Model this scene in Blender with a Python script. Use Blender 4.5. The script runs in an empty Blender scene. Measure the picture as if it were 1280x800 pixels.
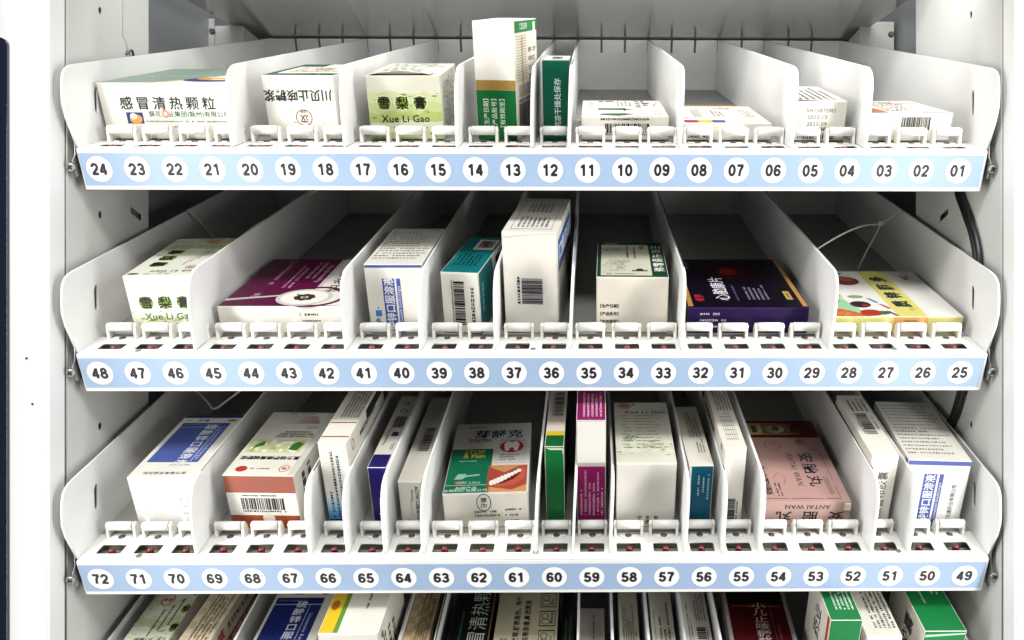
import bpy, bmesh, math, random
from mathutils import Vector, Quaternion, Matrix
C = bpy.context.scene.collection
SC = bpy.context.scene
S = 0.00077            # one modelling unit (u) is 0.77 mm; all plans below are drawn in u
ZB = 1.25              # height of the lens above the floor of the shop (m)
F = 965.0
TILT = math.atan(.4197)
CT, ST = math.cos(TILT), math.sin(TILT)
YAW = 0.012

# ------------------------------------------------------------------ camera
cd = bpy.data.cameras.new('camera'); cam = bpy.data.objects.new('camera', cd); C.objects.link(cam)
cam.location = (0, -F*S, ZB); cam.rotation_euler = (math.pi/2, 0, -YAW)
cd.sensor_width = 36; cd.lens = F/1280*36
cd.shift_x = (640-(742+F*math.tan(YAW)))/1280
cd.clip_start = .02; cd.clip_end = 50
SC.camera = cam
# ------------------------------------------------------------------ light
W = bpy.data.worlds.new('World'); SC.world = W; W.use_nodes = True
bg = W.node_tree.nodes['Background']; bg.inputs[0].default_value = (.95, .98, 1, 1); bg.inputs[1].default_value = .02
def area(name, loc, aim, sx, sy, power, col=(1, 1, 1)):
    l = bpy.data.lights.new(name, 'AREA'); l.shape = 'RECTANGLE'; l.size = sx; l.size_y = sy; l.energy = power; l.color = col
    o = bpy.data.objects.new(name, l); C.objects.link(o)
    o.location = loc; d = Vector(aim)-Vector(loc)
    o.rotation_mode = 'QUATERNION'; o.rotation_quaternion = d.to_track_quat('-Z', 'Y')
    return o
for sx_, aim_ in ((-.56, .1), (.46, -.1)):
    area('side_lamp', (sx_, -.26, ZB-.20), (aim_, .0, ZB-.22), .05, 1.4, 5.2, (1, .995, .975)).data.spread = math.radians(150)
area('top_lamp', (-.02, -.95, ZB+1.0), (0, 0, ZB+.0), 1.3, .30, 21.5, (1, .99, .97))
area('roof_lamp', (0, .035, ZB+.385), (0, .30, ZB+.22), .80, .03, 1.35, (1, .99, .97))
SC.view_settings.view_transform = 'Standard'; SC.view_settings.look = 'None'
SC.view_settings.exposure = 0; SC.view_settings.gamma = 1
SC.cycles.max_bounces = 10; SC.cycles.diffuse_bounces = 2
try: SC.cycles.use_denoising = True
except Exception: pass

# ------------------------------------------------------------------ materials
def lin(h):
    h = h.lstrip('#'); r = [int(h[i:i+2], 16)/255 for i in (0, 2, 4)]
    return [c/12.92 if c <= .04045 else ((c+.055)/1.055)**2.4 for c in r]
def mk(name, rgb, rough=.45, metal=0, spec=.5, var=0.0, vscale=8, bump=0.0, bscale=600, coat=0, trans=0):
    m = bpy.data.materials.new(name); m.use_nodes = True
    nt = m.node_tree; b = nt.nodes['Principled BSDF']
    b.inputs['Base Color'].default_value = (*rgb, 1); b.inputs['Roughness'].default_value = rough
    b.inputs['Metallic'].default_value = metal; b.inputs['Specular IOR Level'].default_value = spec
    if coat: b.inputs['Coat Weight'].default_value = coat; b.inputs['Coat Roughness'].default_value = .15
    if trans: b.inputs['Transmission Weight'].default_value = trans
    if var or bump:
        tc = nt.nodes.new('ShaderNodeTexCoord')
        n = nt.nodes.new('ShaderNodeTexNoise'); n.inputs['Scale'].default_value = vscale; n.inputs['Detail'].default_value = 6
        nt.links.new(tc.outputs['Object'], n.inputs['Vector'])
        if var:
            r = nt.nodes.new('ShaderNodeValToRGB')
            r.color_ramp.elements[0].position = .3; r.color_ramp.elements[1].position = .72
            r.color_ramp.elements[0].color = (*[c*(1-var) for c in rgb], 1); r.color_ramp.elements[1].color = (*[min(1, c*(1+var*.4)) for c in rgb], 1)
            nt.links.new(n.outputs['Fac'], r.inputs['Fac']); nt.links.new(r.outputs['Color'], b.inputs['Base Color'])
            mr = nt.nodes.new('ShaderNodeMapRange'); mr.inputs['To Min'].default_value = rough*.85; mr.inputs['To Max'].default_value = min(1, rough*1.2)
            nt.links.new(n.outputs['Fac'], mr.inputs['Value']); nt.links.new(mr.outputs['Result'], b.inputs['Roughness'])
        if bump:
            n2 = nt.nodes.new('ShaderNodeTexNoise'); n2.inputs['Scale'].default_value = bscale; n2.inputs['Detail'].default_value = 3
            nt.links.new(tc.outputs['Object'], n2.inputs['Vector'])
            bp = nt.nodes.new('ShaderNodeBump'); bp.inputs['Strength'].default_value = bump; bp.inputs['Distance'].default_value = .0006
            nt.links.new(n2.outputs['Fac'], bp.inputs['Height']); nt.links.new(bp.outputs['Normal'], b.inputs['Normal'])
    return m
M = {
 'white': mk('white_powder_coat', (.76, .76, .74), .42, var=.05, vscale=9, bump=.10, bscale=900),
 'floor': mk('shade_darkened_floor_coat', (.32, .32, .30), .42, var=.07, vscale=9, bump=.10, bscale=900),  # same white coat, darkened to put the deep tray's shade into the colour
 'divider': mk('white_divider_sheet', (.80, .80, .785), .36, var=.05, vscale=14),
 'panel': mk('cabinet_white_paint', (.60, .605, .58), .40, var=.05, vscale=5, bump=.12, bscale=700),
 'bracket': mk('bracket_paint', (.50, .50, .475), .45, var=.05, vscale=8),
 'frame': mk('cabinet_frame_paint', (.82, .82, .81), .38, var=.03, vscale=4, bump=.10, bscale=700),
 'ivory': mk('ivory_plastic', (.84, .825, .74), .42, var=.05, vscale=30),
 'roller': mk('roller_plastic', (.83, .83, .79), .5, var=.04, vscale=40),
 'galv': mk('galvanised_grey_sheet', (.40, .42, .445), .45, metal=.2, var=.10, vscale=6),
 'ceil': mk('grey_glossy_sheet', (.58, .59, .575), .14, metal=.25, var=.06, vscale=5),
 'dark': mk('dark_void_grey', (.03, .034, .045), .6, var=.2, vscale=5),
 'chan': mk('olive_grey_channel', (.27, .26, .21), .5, var=.15, vscale=60),
 'navy': mk('dark_navy_glass', (.012, .016, .03), .12, coat=.5),
 'blue': mk('pale_blue_label', (.31, .42, .585), .42, var=.05, vscale=18),
 'disc': mk('white_label_print', (.82, .825, .84), .45, var=.03, vscale=30),
 'digit': mk('black_label_print', (.012, .011, .013), .5),
 'steel': mk('zinc_steel', (.45, .44, .42), .32, metal=.9, var=.15, vscale=80),
 'screw': mk('dark_screw_steel', (.10, .10, .11), .35, metal=.8),
 'led': mk('red_led_lens', (.16, .006, .010), .15, coat=.6),
 'black': mk('black_rubber', (.010, .010, .012), .32),
 'tie': mk('nylon_tie', (.70, .71, .68), .35),
 'brown': mk('raw_card', (.16, .10, .07), .8),
}
_ink = {}
def ink(h):
    if h not in _ink:
        c = lin(h); lum = sum(c)/3
        _ink[h] = mk('card_' + h.lstrip('#'), [x*.88 for x in c], .40, spec=.5 if lum > .12 else .25, var=.05 if lum > .25 else .10, vscale=30)
    return _ink[h]

# ------------------------------------------------------------------ mesh helpers
def finish(name, bm, mats, parent=None, mat4=None, smooth=False):
    me = bpy.data.meshes.new(name); bm.to_mesh(me); bm.free()
    for m in (mats if isinstance(mats, (list, tuple)) else [mats]): me.materials.append(m)
    o = bpy.data.objects.new(name, me); C.objects.link(o)
    if parent: o.parent = parent
    if mat4 is not None: o.matrix_basis = mat4
    if smooth:
        for p in me.polygons: p.use_smooth = True
    return o
def tag(o, label=None, cat=None, group=None, kind=None):
    for k, v in (('label', label), ('category', cat), ('group', group), ('kind', kind)):
        if v: o[k] = v
    return o
def empty(name, loc, q=None):
    o = bpy.data.objects.new(name, None); C.objects.link(o); o.location = loc; o.empty_display_size = .02
    if q is not None: o.rotation_mode = 'QUATERNION'; o.rotation_quaternion = q
    return o
def box(bm, a, b, mi=0, bev=0, fn=None):
    x0, y0, z0 = a; x1, y1, z1 = b
    vs = [bm.verts.new(p) for p in ((x0,y0,z0),(x1,y0,z0),(x1,y1,z0),(x0,y1,z0),(x0,y0,z1),(x1,y0,z1),(x1,y1,z1),(x0,y1,z1))]
    fs = [bm.faces.new([vs[i] for i in q]) for q in ((3,2,1,0),(4,5,6,7),(0,1,5,4),(1,2,6,5),(2,3,7,6),(3,0,4,7))]
    for f in fs: f.material_index = mi
    if bev:
        es = {e for f in fs for e in f.edges}
        bmesh.ops.bevel(bm, geom=list(es), offset=bev, segments=2, affect='EDGES', profile=.5)
    return vs, fs
def plate(loops, thick, fn):
    """Flat outline (first loop) with holes (other loops), given real thickness; fn maps (a, b, t) to 3-D."""
    c = bpy.data.curves.new('outline', 'CURVE'); c.dimensions = '2D'; c.fill_mode = 'BOTH'; c.extrude = thick/2
    for L in loops:
        s = c.splines.new('POLY'); s.points.add(len(L)-1)
        for p, q in zip(s.points, L): p.co = (q[0], q[1], 0, 1)
        s.use_cyclic_u = True
    o = bpy.data.objects.new('outline', c); me = bpy.data.meshes.new_from_object(o)
    bm = bmesh.new(); bm.from_mesh(me)
    bpy.data.objects.remove(o); bpy.data.curves.remove(c); bpy.data.meshes.remove(me)
    bmesh.ops.remove_doubles(bm, verts=bm.verts, dist=1e-5)
    for v in bm.verts: v.co = fn(*v.co)
    bmesh.ops.recalc_face_normals(bm, faces=bm.faces)
    return bm
def circle(cx, cy, r, n=12, sx=1, sy=1): return [(cx+r*sx*math.cos(2*math.pi*i/n), cy+r*sy*math.sin(2*math.pi*i/n)) for i in range(n)]
def rrect(x0, y0, x1, y1, r, n=3):
    out = []
    for cx, cy, a0 in ((x1-r, y1-r, 0), (x0+r, y1-r, 90), (x0+r, y0+r, 180), (x1-r, y0+r, 270)):
        for i in range(n+1):
            a = math.radians(a0+90*i/n); out.append((cx+r*math.cos(a), cy+r*math.sin(a)))
    return out
def cyl(bm, p, q, r, n=16, r2=None, mi=0):
    p = Vector(p); q = Vector(q); d = (q-p).normalized(); a = d.orthogonal().normalized(); b = d.cross(a); r2 = r if r2 is None else r2
    A = [bm.verts.new(p+(a*math.cos(2*math.pi*i/n)+b*math.sin(2*math.pi*i/n))*r) for i in range(n)]
    B = [bm.verts.new(q+(a*math.cos(2*math.pi*i/n)+b*math.sin(2*math.pi*i/n))*r2) for i in range(n)]
    fs = [bm.faces.new((A[i], A[(i+1)%n], B[(i+1)%n], B[i])) for i in range(n)] + [bm.faces.new(A[::-1]), bm.faces.new(B)]
    for f in fs[:n]: f.smooth = True
    for f in fs: f.material_index = mi
def dome(bm, c, r, h, n=12, rings=4, base=0.0):
    c = Vector(c); prev = None
    for j in range(rings+1):
        t = j/rings*math.pi/2
        if j == rings:
            top = bm.verts.new(c+Vector((0, 0, base+h)))
            for i in range(n): bm.faces.new((prev[i], prev[(i+1)%n], top)).smooth = True
        else:
            ring = [bm.verts.new(c+Vector((r*math.cos(t)*math.cos(2*math.pi*i/n), r*math.cos(t)*math.sin(2*math.pi*i/n), base+h*math.sin(t)))) for i in range(n)]
            if prev:
                for i in range(n): bm.faces.new((prev[i], prev[(i+1)%n], ring[(i+1)%n], ring[i])).smooth = True
            elif base:
                low = [bm.verts.new(c+Vector((r*math.cos(2*math.pi*i/n), r*math.sin(2*math.pi*i/n), 0))) for i in range(n)]
                for i in range(n): bm.faces.new((low[i], low[(i+1)%n], ring[(i+1)%n], ring[i])).smooth = True
            prev = ring
def tube(bm, pts, r, n=8, sub=6):
    P = [Vector(p) for p in pts]; Q = []
    for i in range(len(P)-1):
        p0 = P[max(i-1, 0)]; p1 = P[i]; p2 = P[i+1]; p3 = P[min(i+2, len(P)-1)]
        for k in range(sub):
            t = k/sub; Q.append(.5*((2*p1)+(p2-p0)*t+(2*p0-5*p1+4*p2-p3)*t*t+(3*p1-p0-3*p2+p3)*t**3))
    Q.append(P[-1]); prev = None; up = Vector((.3, .5, .8))
    for i, c in enumerate(Q):
        d = (Q[min(i+1, len(Q)-1)]-Q[max(i-1, 0)]).normalized(); a = d.cross(up).normalized(); b = d.cross(a)
        ring = [bm.verts.new(c+(a*math.cos(2*math.pi*k/n)+b*math.sin(2*math.pi*k/n))*r) for k in range(n)]
        if prev:
            for k in range(n): bm.faces.new((prev[k], prev[(k+1)%n], ring[(k+1)%n], ring[k])).smooth = True
        else: bm.faces.new(ring[::-1])
        prev = ring
    bm.faces.new(prev)
def arc(cx, cy, rx, ry, a0, a1, n=18): return [(cx+rx*math.cos(math.radians(a0+(a1-a0)*i/n)), cy+ry*math.sin(math.radians(a0+(a1-a0)*i/n))) for i in range(n+1)]
_six = [arc(.25, .225, .165, .158, 0, 360), [(.085, .225), (.085, .36), (.10, .49), (.14, .585), (.20, .64), (.27, .655), (.34, .635), (.39, .585), (.415, .52)]]
DIGIT = {'0': [arc(.25, .36, .17, .295, 0, 360, 28)],
 '1': [[(.29, 0), (.29, .72)], [(.08, .545), (.20, .575), (.28, .66)]],
 '2': [arc(.245, .49, .165, .165, 185, -25)+[(.35, .345), (.20, .20), (.10, .09)], [(.02, .062), (.45, .062)]],
 '3': [arc(.24, .505, .15, .15, 165, -85), arc(.24, .215, .175, .155, 85, -168), [(.17, .372), (.27, .372)]],
 '4': [[(.335, 0), (.335, .70)], [(.01, .205), (.47, .205)], [(.055, .205), (.15, .36), (.31, .655)]],
 '5': [[(.09, .655), (.43, .655)], [(.14, .655), (.10, .33)], [(.09, .335)]+arc(.245, .235, .175, .175, 128, -168)],
 '6': _six, '9': [[(.5-x, .72-y) for x, y in q] for q in _six],
 '7': [[(.03, .655), (.46, .655)], [(.42, .64), (.31, .46), (.24, .28), (.205, 0)]],
 '8': [arc(.25, .525, .14, .132, 0, 360), arc(.25, .215, .175, .155, 0, 360)]}
def digits(bm, s, fn, w=.168, adv=.555, mi=1):
    """bold grotesque numerals drawn as thick strokes; fn maps (x, y, layer) to 3-D, centred on the pair"""
    for n_, ch in enumerate(s):
        ox = n_*adv-len(s)*adv/2+.015
        for li, P in enumerate(DIGIT[ch]):
            closed = len(P) > 12 and abs(P[0][0]-P[-1][0])+abs(P[0][1]-P[-1][1]) < 1e-6
            L, R = [], []
            for i, (x, y) in enumerate(P):
                a = P[i-1] if i else (P[-2] if closed else P[0]); b = P[i+1] if i < len(P)-1 else (P[1] if closed else P[-1])
                dx, dy = b[0]-a[0], b[1]-a[1]; d = math.hypot(dx, dy) or 1; nx, ny = -dy/d*w/2, dx/d*w/2
                L.append(bm.verts.new(fn(ox+x+nx, y+ny-.36, li))); R.append(bm.verts.new(fn(ox+x-nx, y-ny-.36, li)))
            for i in range(len(P)-1): bm.faces.new((L[i], R[i], R[i+1], L[i+1])).material_index = mi
_txt = {}
def textmesh(s, bold, spacing=1.0, line=1.0):
    """(vertices, faces, bounds) of a string at size 1."""
    k = (s, bold, spacing, line)
    if k not in _txt:
        c = bpy.data.curves.new('t', 'FONT'); c.body = s; c.size = 1; c.offset = bold; c.resolution_u = 3
        c.space_character = spacing; c.space_line = line; c.align_x = 'CENTER'
        o = bpy.data.objects.new('t', c); me = bpy.data.meshes.new_from_object(o)
        vs = [v.co.copy() for v in me.vertices]; fs = [tuple(p.vertices) for p in me.polygons]
        bpy.data.objects.remove(o); bpy.data.curves.remove(c); bpy.data.meshes.remove(me)
        xs = [v.x for v in vs]; ys = [v.y for v in vs]
        _txt[k] = (vs, fs, (min(xs), min(ys), max(xs), max(ys)))
    return _txt[k]

# ------------------------------------------------------------------ the cabinet
def wp(x, y, z): return Vector(((x-742)*S, y*S, z*S+ZB))
cab = tag(empty('vending_cabinet', wp(742, 0, -520)), 'open white metal dispensing cabinet around the four tilted shelves, grey panel on top', 'cabinet')
off = -cab.location
def cabpart(name, bm, m, parent=None, smooth=False):
    me_off = Matrix.Translation(off)
    bmesh.ops.transform(bm, matrix=me_off, verts=bm.verts)
    return finish(name, bm, m, parent or cab, smooth=smooth)
ZLO, ZHI = -520, 620
HZ = [-141, 140, 411]
def side(x, y0, y1, sgn, slot_tilt):
    loops = [[(y0, ZLO), (y1, ZLO), (y1, ZHI), (y0, ZHI)]]
    for z in HZ: loops.append(circle(69, z, 4.2, 12, 1, 1.25))
    for z in (152, ): loops.append([(136, z+9), (164, z+1), (164, z-9), (136, z-1)])
    for z in (-65, -330): loops.append(rrect(146, z-14, 151, z+14, 2))
    for z in (-90, ): loops.append(circle(101, z, 2.4, 10))
    return plate(loops, 3, lambda a, b, t: wp(x+t, a, b))
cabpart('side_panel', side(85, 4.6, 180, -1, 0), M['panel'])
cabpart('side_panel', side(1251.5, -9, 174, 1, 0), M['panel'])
# the folded rear flanges, lip frames, outer shell
bm = bmesh.new(); box(bm, wp(1251, 174.4, ZLO), wp(1256, 248, ZHI)); cabpart('rear_flange', bm, M['panel'])
bm = bmesh.new(); box(bm, wp(79, 168, ZLO), wp(83, 184, ZHI)); cabpart('rear_flange', bm, M['panel'])
def frame(x0, x1, y0, y1, r):
    bm = bmesh.new(); box(bm, wp(x0, y0, ZLO-80), wp(x1, y1, ZHI+40)); 
    es = [e for e in bm.edges if abs(e.verts[0].co.z-e.verts[1].co.z) > .1]
    bmesh.ops.bevel(bm, geom=es, offset=r*S, segments=4, affect='EDGES'); return bm
cabpart('front_frame', frame(-190, 86, -29, 3.4, 3), M['frame'])
cabpart('front_frame', frame(1250, 1620, -42, -11, 3), M['frame'])
bm = plate([rrect(-170, -640, 40.5, 338, 9, 5)], 5, lambda a, b, t: wp(a, -32+t, b)); cabpart('dark_glass_strip', bm, M['navy'])
for z, x in ((-101, 80), (-46, 73)):
    bm = bmesh.new(); cyl(bm, wp(x-12, -29, z), wp(x-12, -30, z), 1.4*S, 10); cabpart('screw_head', bm, M['screw'])
for x0, x1 in ((20, 26), (1315, 1321)):
    bm = bmesh.new(); box(bm, wp(x0, 4, ZLO), wp(x1, 720, ZHI+20)); cabpart('outer_wall', bm, M['galv'])
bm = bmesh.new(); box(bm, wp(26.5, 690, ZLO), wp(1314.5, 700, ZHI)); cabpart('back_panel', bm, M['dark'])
# grey panel overhead, falling towards the front, with a folded rear edge
bm = bmesh.new()
v = [wp(65, 588, 565), wp(1262, 588, 565), wp(1262, 150, 509), wp(65, 150, 509)]
lo = [bm.verts.new(p) for p in v]; hi = [bm.verts.new(p+Vector((0, 0, 4*S))) for p in v]
bm.faces.new(lo); bm.faces.new(hi[::-1])
for i in range(4): bm.faces.new((lo[i], hi[i], hi[(i+1)%4], lo[(i+1)%4]))
bmesh.ops.recalc_face_normals(bm, faces=bm.faces)
cabpart('top_panel', bm, M['ceil'])
bm = bmesh.new(); box(bm, wp(65, 588.5, 565.3), wp(1262, 592, 600)); cabpart('top_panel_fold', bm, M['dark'])
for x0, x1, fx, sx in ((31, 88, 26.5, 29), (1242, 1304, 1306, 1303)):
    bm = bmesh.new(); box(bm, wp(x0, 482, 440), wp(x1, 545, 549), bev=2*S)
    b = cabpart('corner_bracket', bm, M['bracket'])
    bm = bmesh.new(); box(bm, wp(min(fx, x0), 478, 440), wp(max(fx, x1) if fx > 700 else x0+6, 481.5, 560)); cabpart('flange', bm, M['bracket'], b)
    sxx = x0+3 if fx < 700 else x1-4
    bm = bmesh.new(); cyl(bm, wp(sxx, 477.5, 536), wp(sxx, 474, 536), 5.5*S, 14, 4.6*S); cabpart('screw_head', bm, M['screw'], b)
# small clip and seam at the top of the left panel
bm = bmesh.new(); tube(bm, [wp(88, 124, 372), wp(92, 128, 379), wp(91, 134, 377), wp(90, 138, 370)], 1.6*S, 6); cabpart('wire_clip', bm, M['screw'])
bm = plate([[(116, 480), (118, 480), (118, 396), (128, 386), (128, 374), (126, 374), (126, 385), (116, 395)]], .5, lambda a, b, t: wp(86.75+t, a, b)); cabpart('panel_seam', bm, M['galv'])

# ------------------------------------------------------------------ the shelves
LANE = {1: (123.8, 46.97), 2: (124.6, 47.04), 3: (125.4, 47.26), 4: (126.0, 47.4)}
BRK = {1: (132.0, 46.63), 2: (132.0, 46.63), 3: (131.0, 46.86), 4: (131, 46.9)}
Y0 = {1: 187, 2: 442, 3: 699, 4: 956}
DIV = {1: [4, 7, 10, 12, 13, 16, 19, 21], 2: [3, 7, 9, 11, 13, 16, 20], 3: [3, 6, 7, 8, 9, 12, 13, 14, 16, 17, 18, 21, 22], 4: [3.38, 6, 8, 9, 13, 14, 15, 16, 17, 22]}
LEN, HGT = 670.0, 96.5
QT = Quaternion((1, 0, 0), TILT)
def lp(x, v, w): return Vector(((x-742)*S, v*S, w*S))
WALL_OUT = [(4.5, 0), (1, 20), (-2.5, 37), (-2.5, 55), (2.5, 70), (8, 82), (12.5, 88.5), (18, 92.8), (26, 95.6), (36, 96.5), (LEN, HGT), (LEN, 0)]
WALL_IN = [(10, 1), (11, 25), (15, 58), (19, 74), (25, 85), (32, 91.5), (41, 95.4), (52, 96.5), (LEN-2, HGT), (LEN-2, 1)]
slot = [(56.5, 34.5), (60.5, 34.5), (63.5, 39), (71.5, 60), (71.5, 65), (67, 65.5), (63, 61), (55.8, 40)]
brk_mesh = {}
def bracket(k, x):
    """ivory holder screwed to the shelf, with its roller and screw"""
    if not brk_mesh:
        bm = bmesh.new()
        for s in (-1, 1):
            xa, xb = (s*19.0, s*15.5) if s > 0 else (-19.0, -15.5)
            prof = [(43.2, 0), (58, 0), (58, 10), (56, 16), (53, 19.4), (49, 20), (46.6, 17.5), (44.8, 8)]
            lo_, hi_ = min(xa, xb), max(xa, xb)
            A = [bm.verts.new(Vector((lo_*S, v*S, w*S))) for v, w in prof]; B = [bm.verts.new(Vector((hi_*S, v*S, w*S))) for v, w in prof]
            fs = [bm.faces.new(A[::-1]), bm.faces.new(B)] + [bm.faces.new((A[i], A[(i+1) % 8], B[(i+1) % 8], B[i])) for i in range(8)]
            bmesh.ops.recalc_face_normals(bm, faces=fs)
            bmesh.ops.bevel(bm, geom=list({e for f in fs for e in f.edges}), offset=.5*S, segments=1, affect='EDGES')
        tongue = [(-13.5, 51), (13.5, 51), (12.5, 47), (10.5, 43.5), (7, 41), (0, 40), (-7, 41), (-10.5, 43.5), (-12.5, 47)]
        tb = plate([tongue], .7, lambda a, b, t: Vector((a*S, b*S, (t+.6)*S))); me = bpy.data.meshes.new('x'); tb.to_mesh(me); tb.free(); bm.from_mesh(me); bpy.data.meshes.remove(me)
        h = finish('roller_bracket', bm, M['ivory']); brk_mesh['h'] = h.data; bpy.data.objects.remove(h)
        bm = bmesh.new(); cyl(bm, (-15.1*S, 48.8*S, 15.4*S), (15.1*S, 48.8*S, 15.4*S), 5.8*S, 24)
        cyl(bm, (-19.8*S, 49.5*S, 15.4*S), (19.8*S, 49.5*S, 15.4*S), 2*S, 8)
        h = finish('roller', bm, M['roller']); brk_mesh['r'] = h.data; bpy.data.objects.remove(h)
        bm = bmesh.new(); dome(bm, (0, 45.2*S, .95*S), 4.2*S, 1.4*S, 14, 3, .3*S)
        for a in (.5, .5+math.pi/2):
            d = Vector((math.cos(a), math.sin(a), 0)); n_ = Vector((-d.y, d.x, 0)); c0 = Vector((0, 45.2*S, 2.7*S))
            bm.faces.new([bm.verts.new(c0+d*p*2.8*S+n_*q*.6*S) for p, q in ((-1, -1), (1, -1), (1, 1), (-1, 1))]).material_index = 1
        h = finish('screw', bm, [M['screw'], M['steel']]); brk_mesh['s'] = h.data; bpy.data.objects.remove(h)
        bm = bmesh.new(); dome(bm, (0, 23*S, -12*S), 4.4*S, 4*S, 14, 4, 8.8*S)
        h = finish('indicator_light', bm, M['led']); brk_mesh['l'] = h.data; bpy.data.objects.remove(h)
        bm = bmesh.new(); dome(bm, (9.5*S, 20*S, -12*S), 3.8*S, 2.5*S, 12, 3, 3*S); dome(bm, (-10*S, 21*S, -12*S), 2.6*S, 3*S, 10, 3, 1*S)
        h = finish('solder_stud', bm, M['screw']); brk_mesh['d'] = h.data; bpy.data.objects.remove(h)
rng = random.Random(4)
def add(name, data, parent, loc=None):
    o = bpy.data.objects.new(name, data); C.objects.link(o); o.parent = parent
    if loc: o.location = loc
    return o
ORD = {1: 'top shelf tray, its blue strip numbered 24 down to 01', 2: 'second shelf tray, its blue strip numbered 48 down to 25',
       3: 'third shelf tray, its blue strip numbered 72 down to 49', 4: 'lowest shelf tray, cut off below the strip numbered 72 to 49'}
TRAY = {}
def make_tray(k):
    z0 = 400-Y0[k]
    t = empty('shelf_tray', wp(742, 0, z0), QT); TRAY[k] = t
    tag(t, 'white tilted ' + ORD[k], 'shelf tray', 'tilted shelf trays in the cabinet')
    x0, p = LANE[k]; b0, bp_ = BRK[k]
    XL, XR = 100.5, (1237.5 if k < 3 else 1239.5)
    # floor with lamp windows and small holes
    loops = [[(XL, .8), (XR, .8), (XR, 52), (XL, 52)]]
    for i in range(24):
        x = b0+bp_*i; loops.append(rrect(x-15.5, 14, x+15.5, 31.5, 2.2))
    bm = plate(loops, 1.6, lambda a, b, t_: lp(a, b, t_-.8)); finish('front_apron', bm, M['white'], t)
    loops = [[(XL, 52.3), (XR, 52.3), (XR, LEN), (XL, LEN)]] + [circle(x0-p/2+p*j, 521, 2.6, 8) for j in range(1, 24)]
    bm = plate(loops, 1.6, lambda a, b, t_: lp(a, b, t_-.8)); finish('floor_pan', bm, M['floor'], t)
    # front face with rounded top lip
    bm = bmesh.new(); box(bm, lp(XL, -1.2, -51.7), lp(XR, .4, -.2)); bmesh.ops.bevel(bm, geom=bm.edges[:], offset=.5*S, segments=2, affect='EDGES')
    finish('front_face', bm, M['white'], t)
    bm = bmesh.new(); box(bm, lp(XL, .8, -51.7), lp(XR, 60, -50.2)); finish('bottom_fold', bm, M['white'], t)
    bm = plate([[(XL+2, -46.2), (XR-4, -46.2), (XR-2.5, -5.6), (XL+1, -5.6)]], .4, lambda a, b, t_: lp(a, -1.5-t_, b))
    strip = finish('label_strip', bm, M['blue'], t)
    hi_n = 24*k
    for i in range(24 if k < 4 else 0):
        x = x0+p*i; w = -25.3 - (.6 if k == 2 else 1.2 if k == 3 else 0)+rng.uniform(-.2, .2)
        bm = bmesh.new(); c = circle(x, w, 15.9, 40)
        bm.faces.new([bm.verts.new(lp(a, -1.9, b)) for a, b in c])
        digits(bm, f'{hi_n-i:02d}', lambda a, b_, l_: lp(x+a*18.6, -2.1-.035*l_, w+b_*20.6))
        bm.normal_update()
        for f in bm.faces:
            if f.normal.y > 0: f.normal_flip()
        finish('number_disc', bm, [M['disc'], M['digit']], strip)
    # side walls, back wall, dividers
    for x, sg in ((XL-1.6, -1), (XR+1.6, 1)):
        bm = plate([WALL_OUT, slot], 2.8, lambda a, b, t_: lp(x+t_, a, b)); finish('side_wall', bm, M['divider'], t)
    notch = [(XL, 0), (XR, 0), (XR, HGT-.5)]
    for j in range(23, 0, -1):
        x = x0-p/2+p*j; notch += [(x+2.3, HGT-.5), (x+2.3, HGT-25), (x-2.3, HGT-25), (x-2.3, HGT-.5)]
    notch.append((XL, HGT-.5))
    bm = plate([notch], 1.6, lambda a, b, t_: lp(a, LEN+1+t_, b)); finish('back_wall', bm, M['white'], t)
    for j in DIV[k]:
        x = x0-p/2+p*j; lean = rng.uniform(1.5, 4.5)
        bm = plate([WALL_IN], 3.4, lambda a, b, t_: lp(x+t_+lean*(b/96.5)**1.5*max(0, 1-a/700), a, b))
        bmesh.ops.bevel(bm, geom=[e for e in bm.edges if e.calc_face_angle(0) > 1.2], offset=.35*S, segments=1, affect='EDGES')
        finish('divider', bm, M['divider'], t)
    if k == 4: return
    # lamp channel below the windows
    bm = bmesh.new(); box(bm, lp(XL+2, 4, -14), lp(XR-2, 38, -12.2)); box(bm, lp(XL+2, 36, -12), lp(XR-2, 38, -2.2)); box(bm, lp(XL+2, 4, -12), lp(XR-2, 6, -2.2)); finish('light_channel', bm, M['chan'], t)
    skip = set(DIV[k])
    for i in range(24):
        x = b0+bp_*i; l = Vector(((x-742)*S, 0, 0))
        bracket(k, x)
        br = add('roller_bracket', brk_mesh['h'], t, l+Vector((rng.uniform(-.6, .6)*S, rng.uniform(-.6, .6)*S, 0)))
        br.rotation_euler.z = rng.uniform(-.006, .006)
        r_ = add('roller', brk_mesh['r'], br); add('screw', brk_mesh['s'], br)
        add('indicator_light', brk_mesh['l'], t, l+Vector((rng.uniform(-1.2, 1.2)*S, rng.uniform(-1, 1)*S, 0)))
        add('solder_stud', brk_mesh['d'], t, l)
    for j in (1, 12, 22):
        x = x0-p/2+p*j+(24 if j == 1 else 0)-(12 if j == 22 else 0)
        bm = bmesh.new(); cyl(bm, lp(x, 9 if j == 1 else 13, .05), lp(x, 9 if j == 1 else 13, 1.0), 3.6*S, 14); finish('plug_screw', bm, M['steel'], t)
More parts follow.
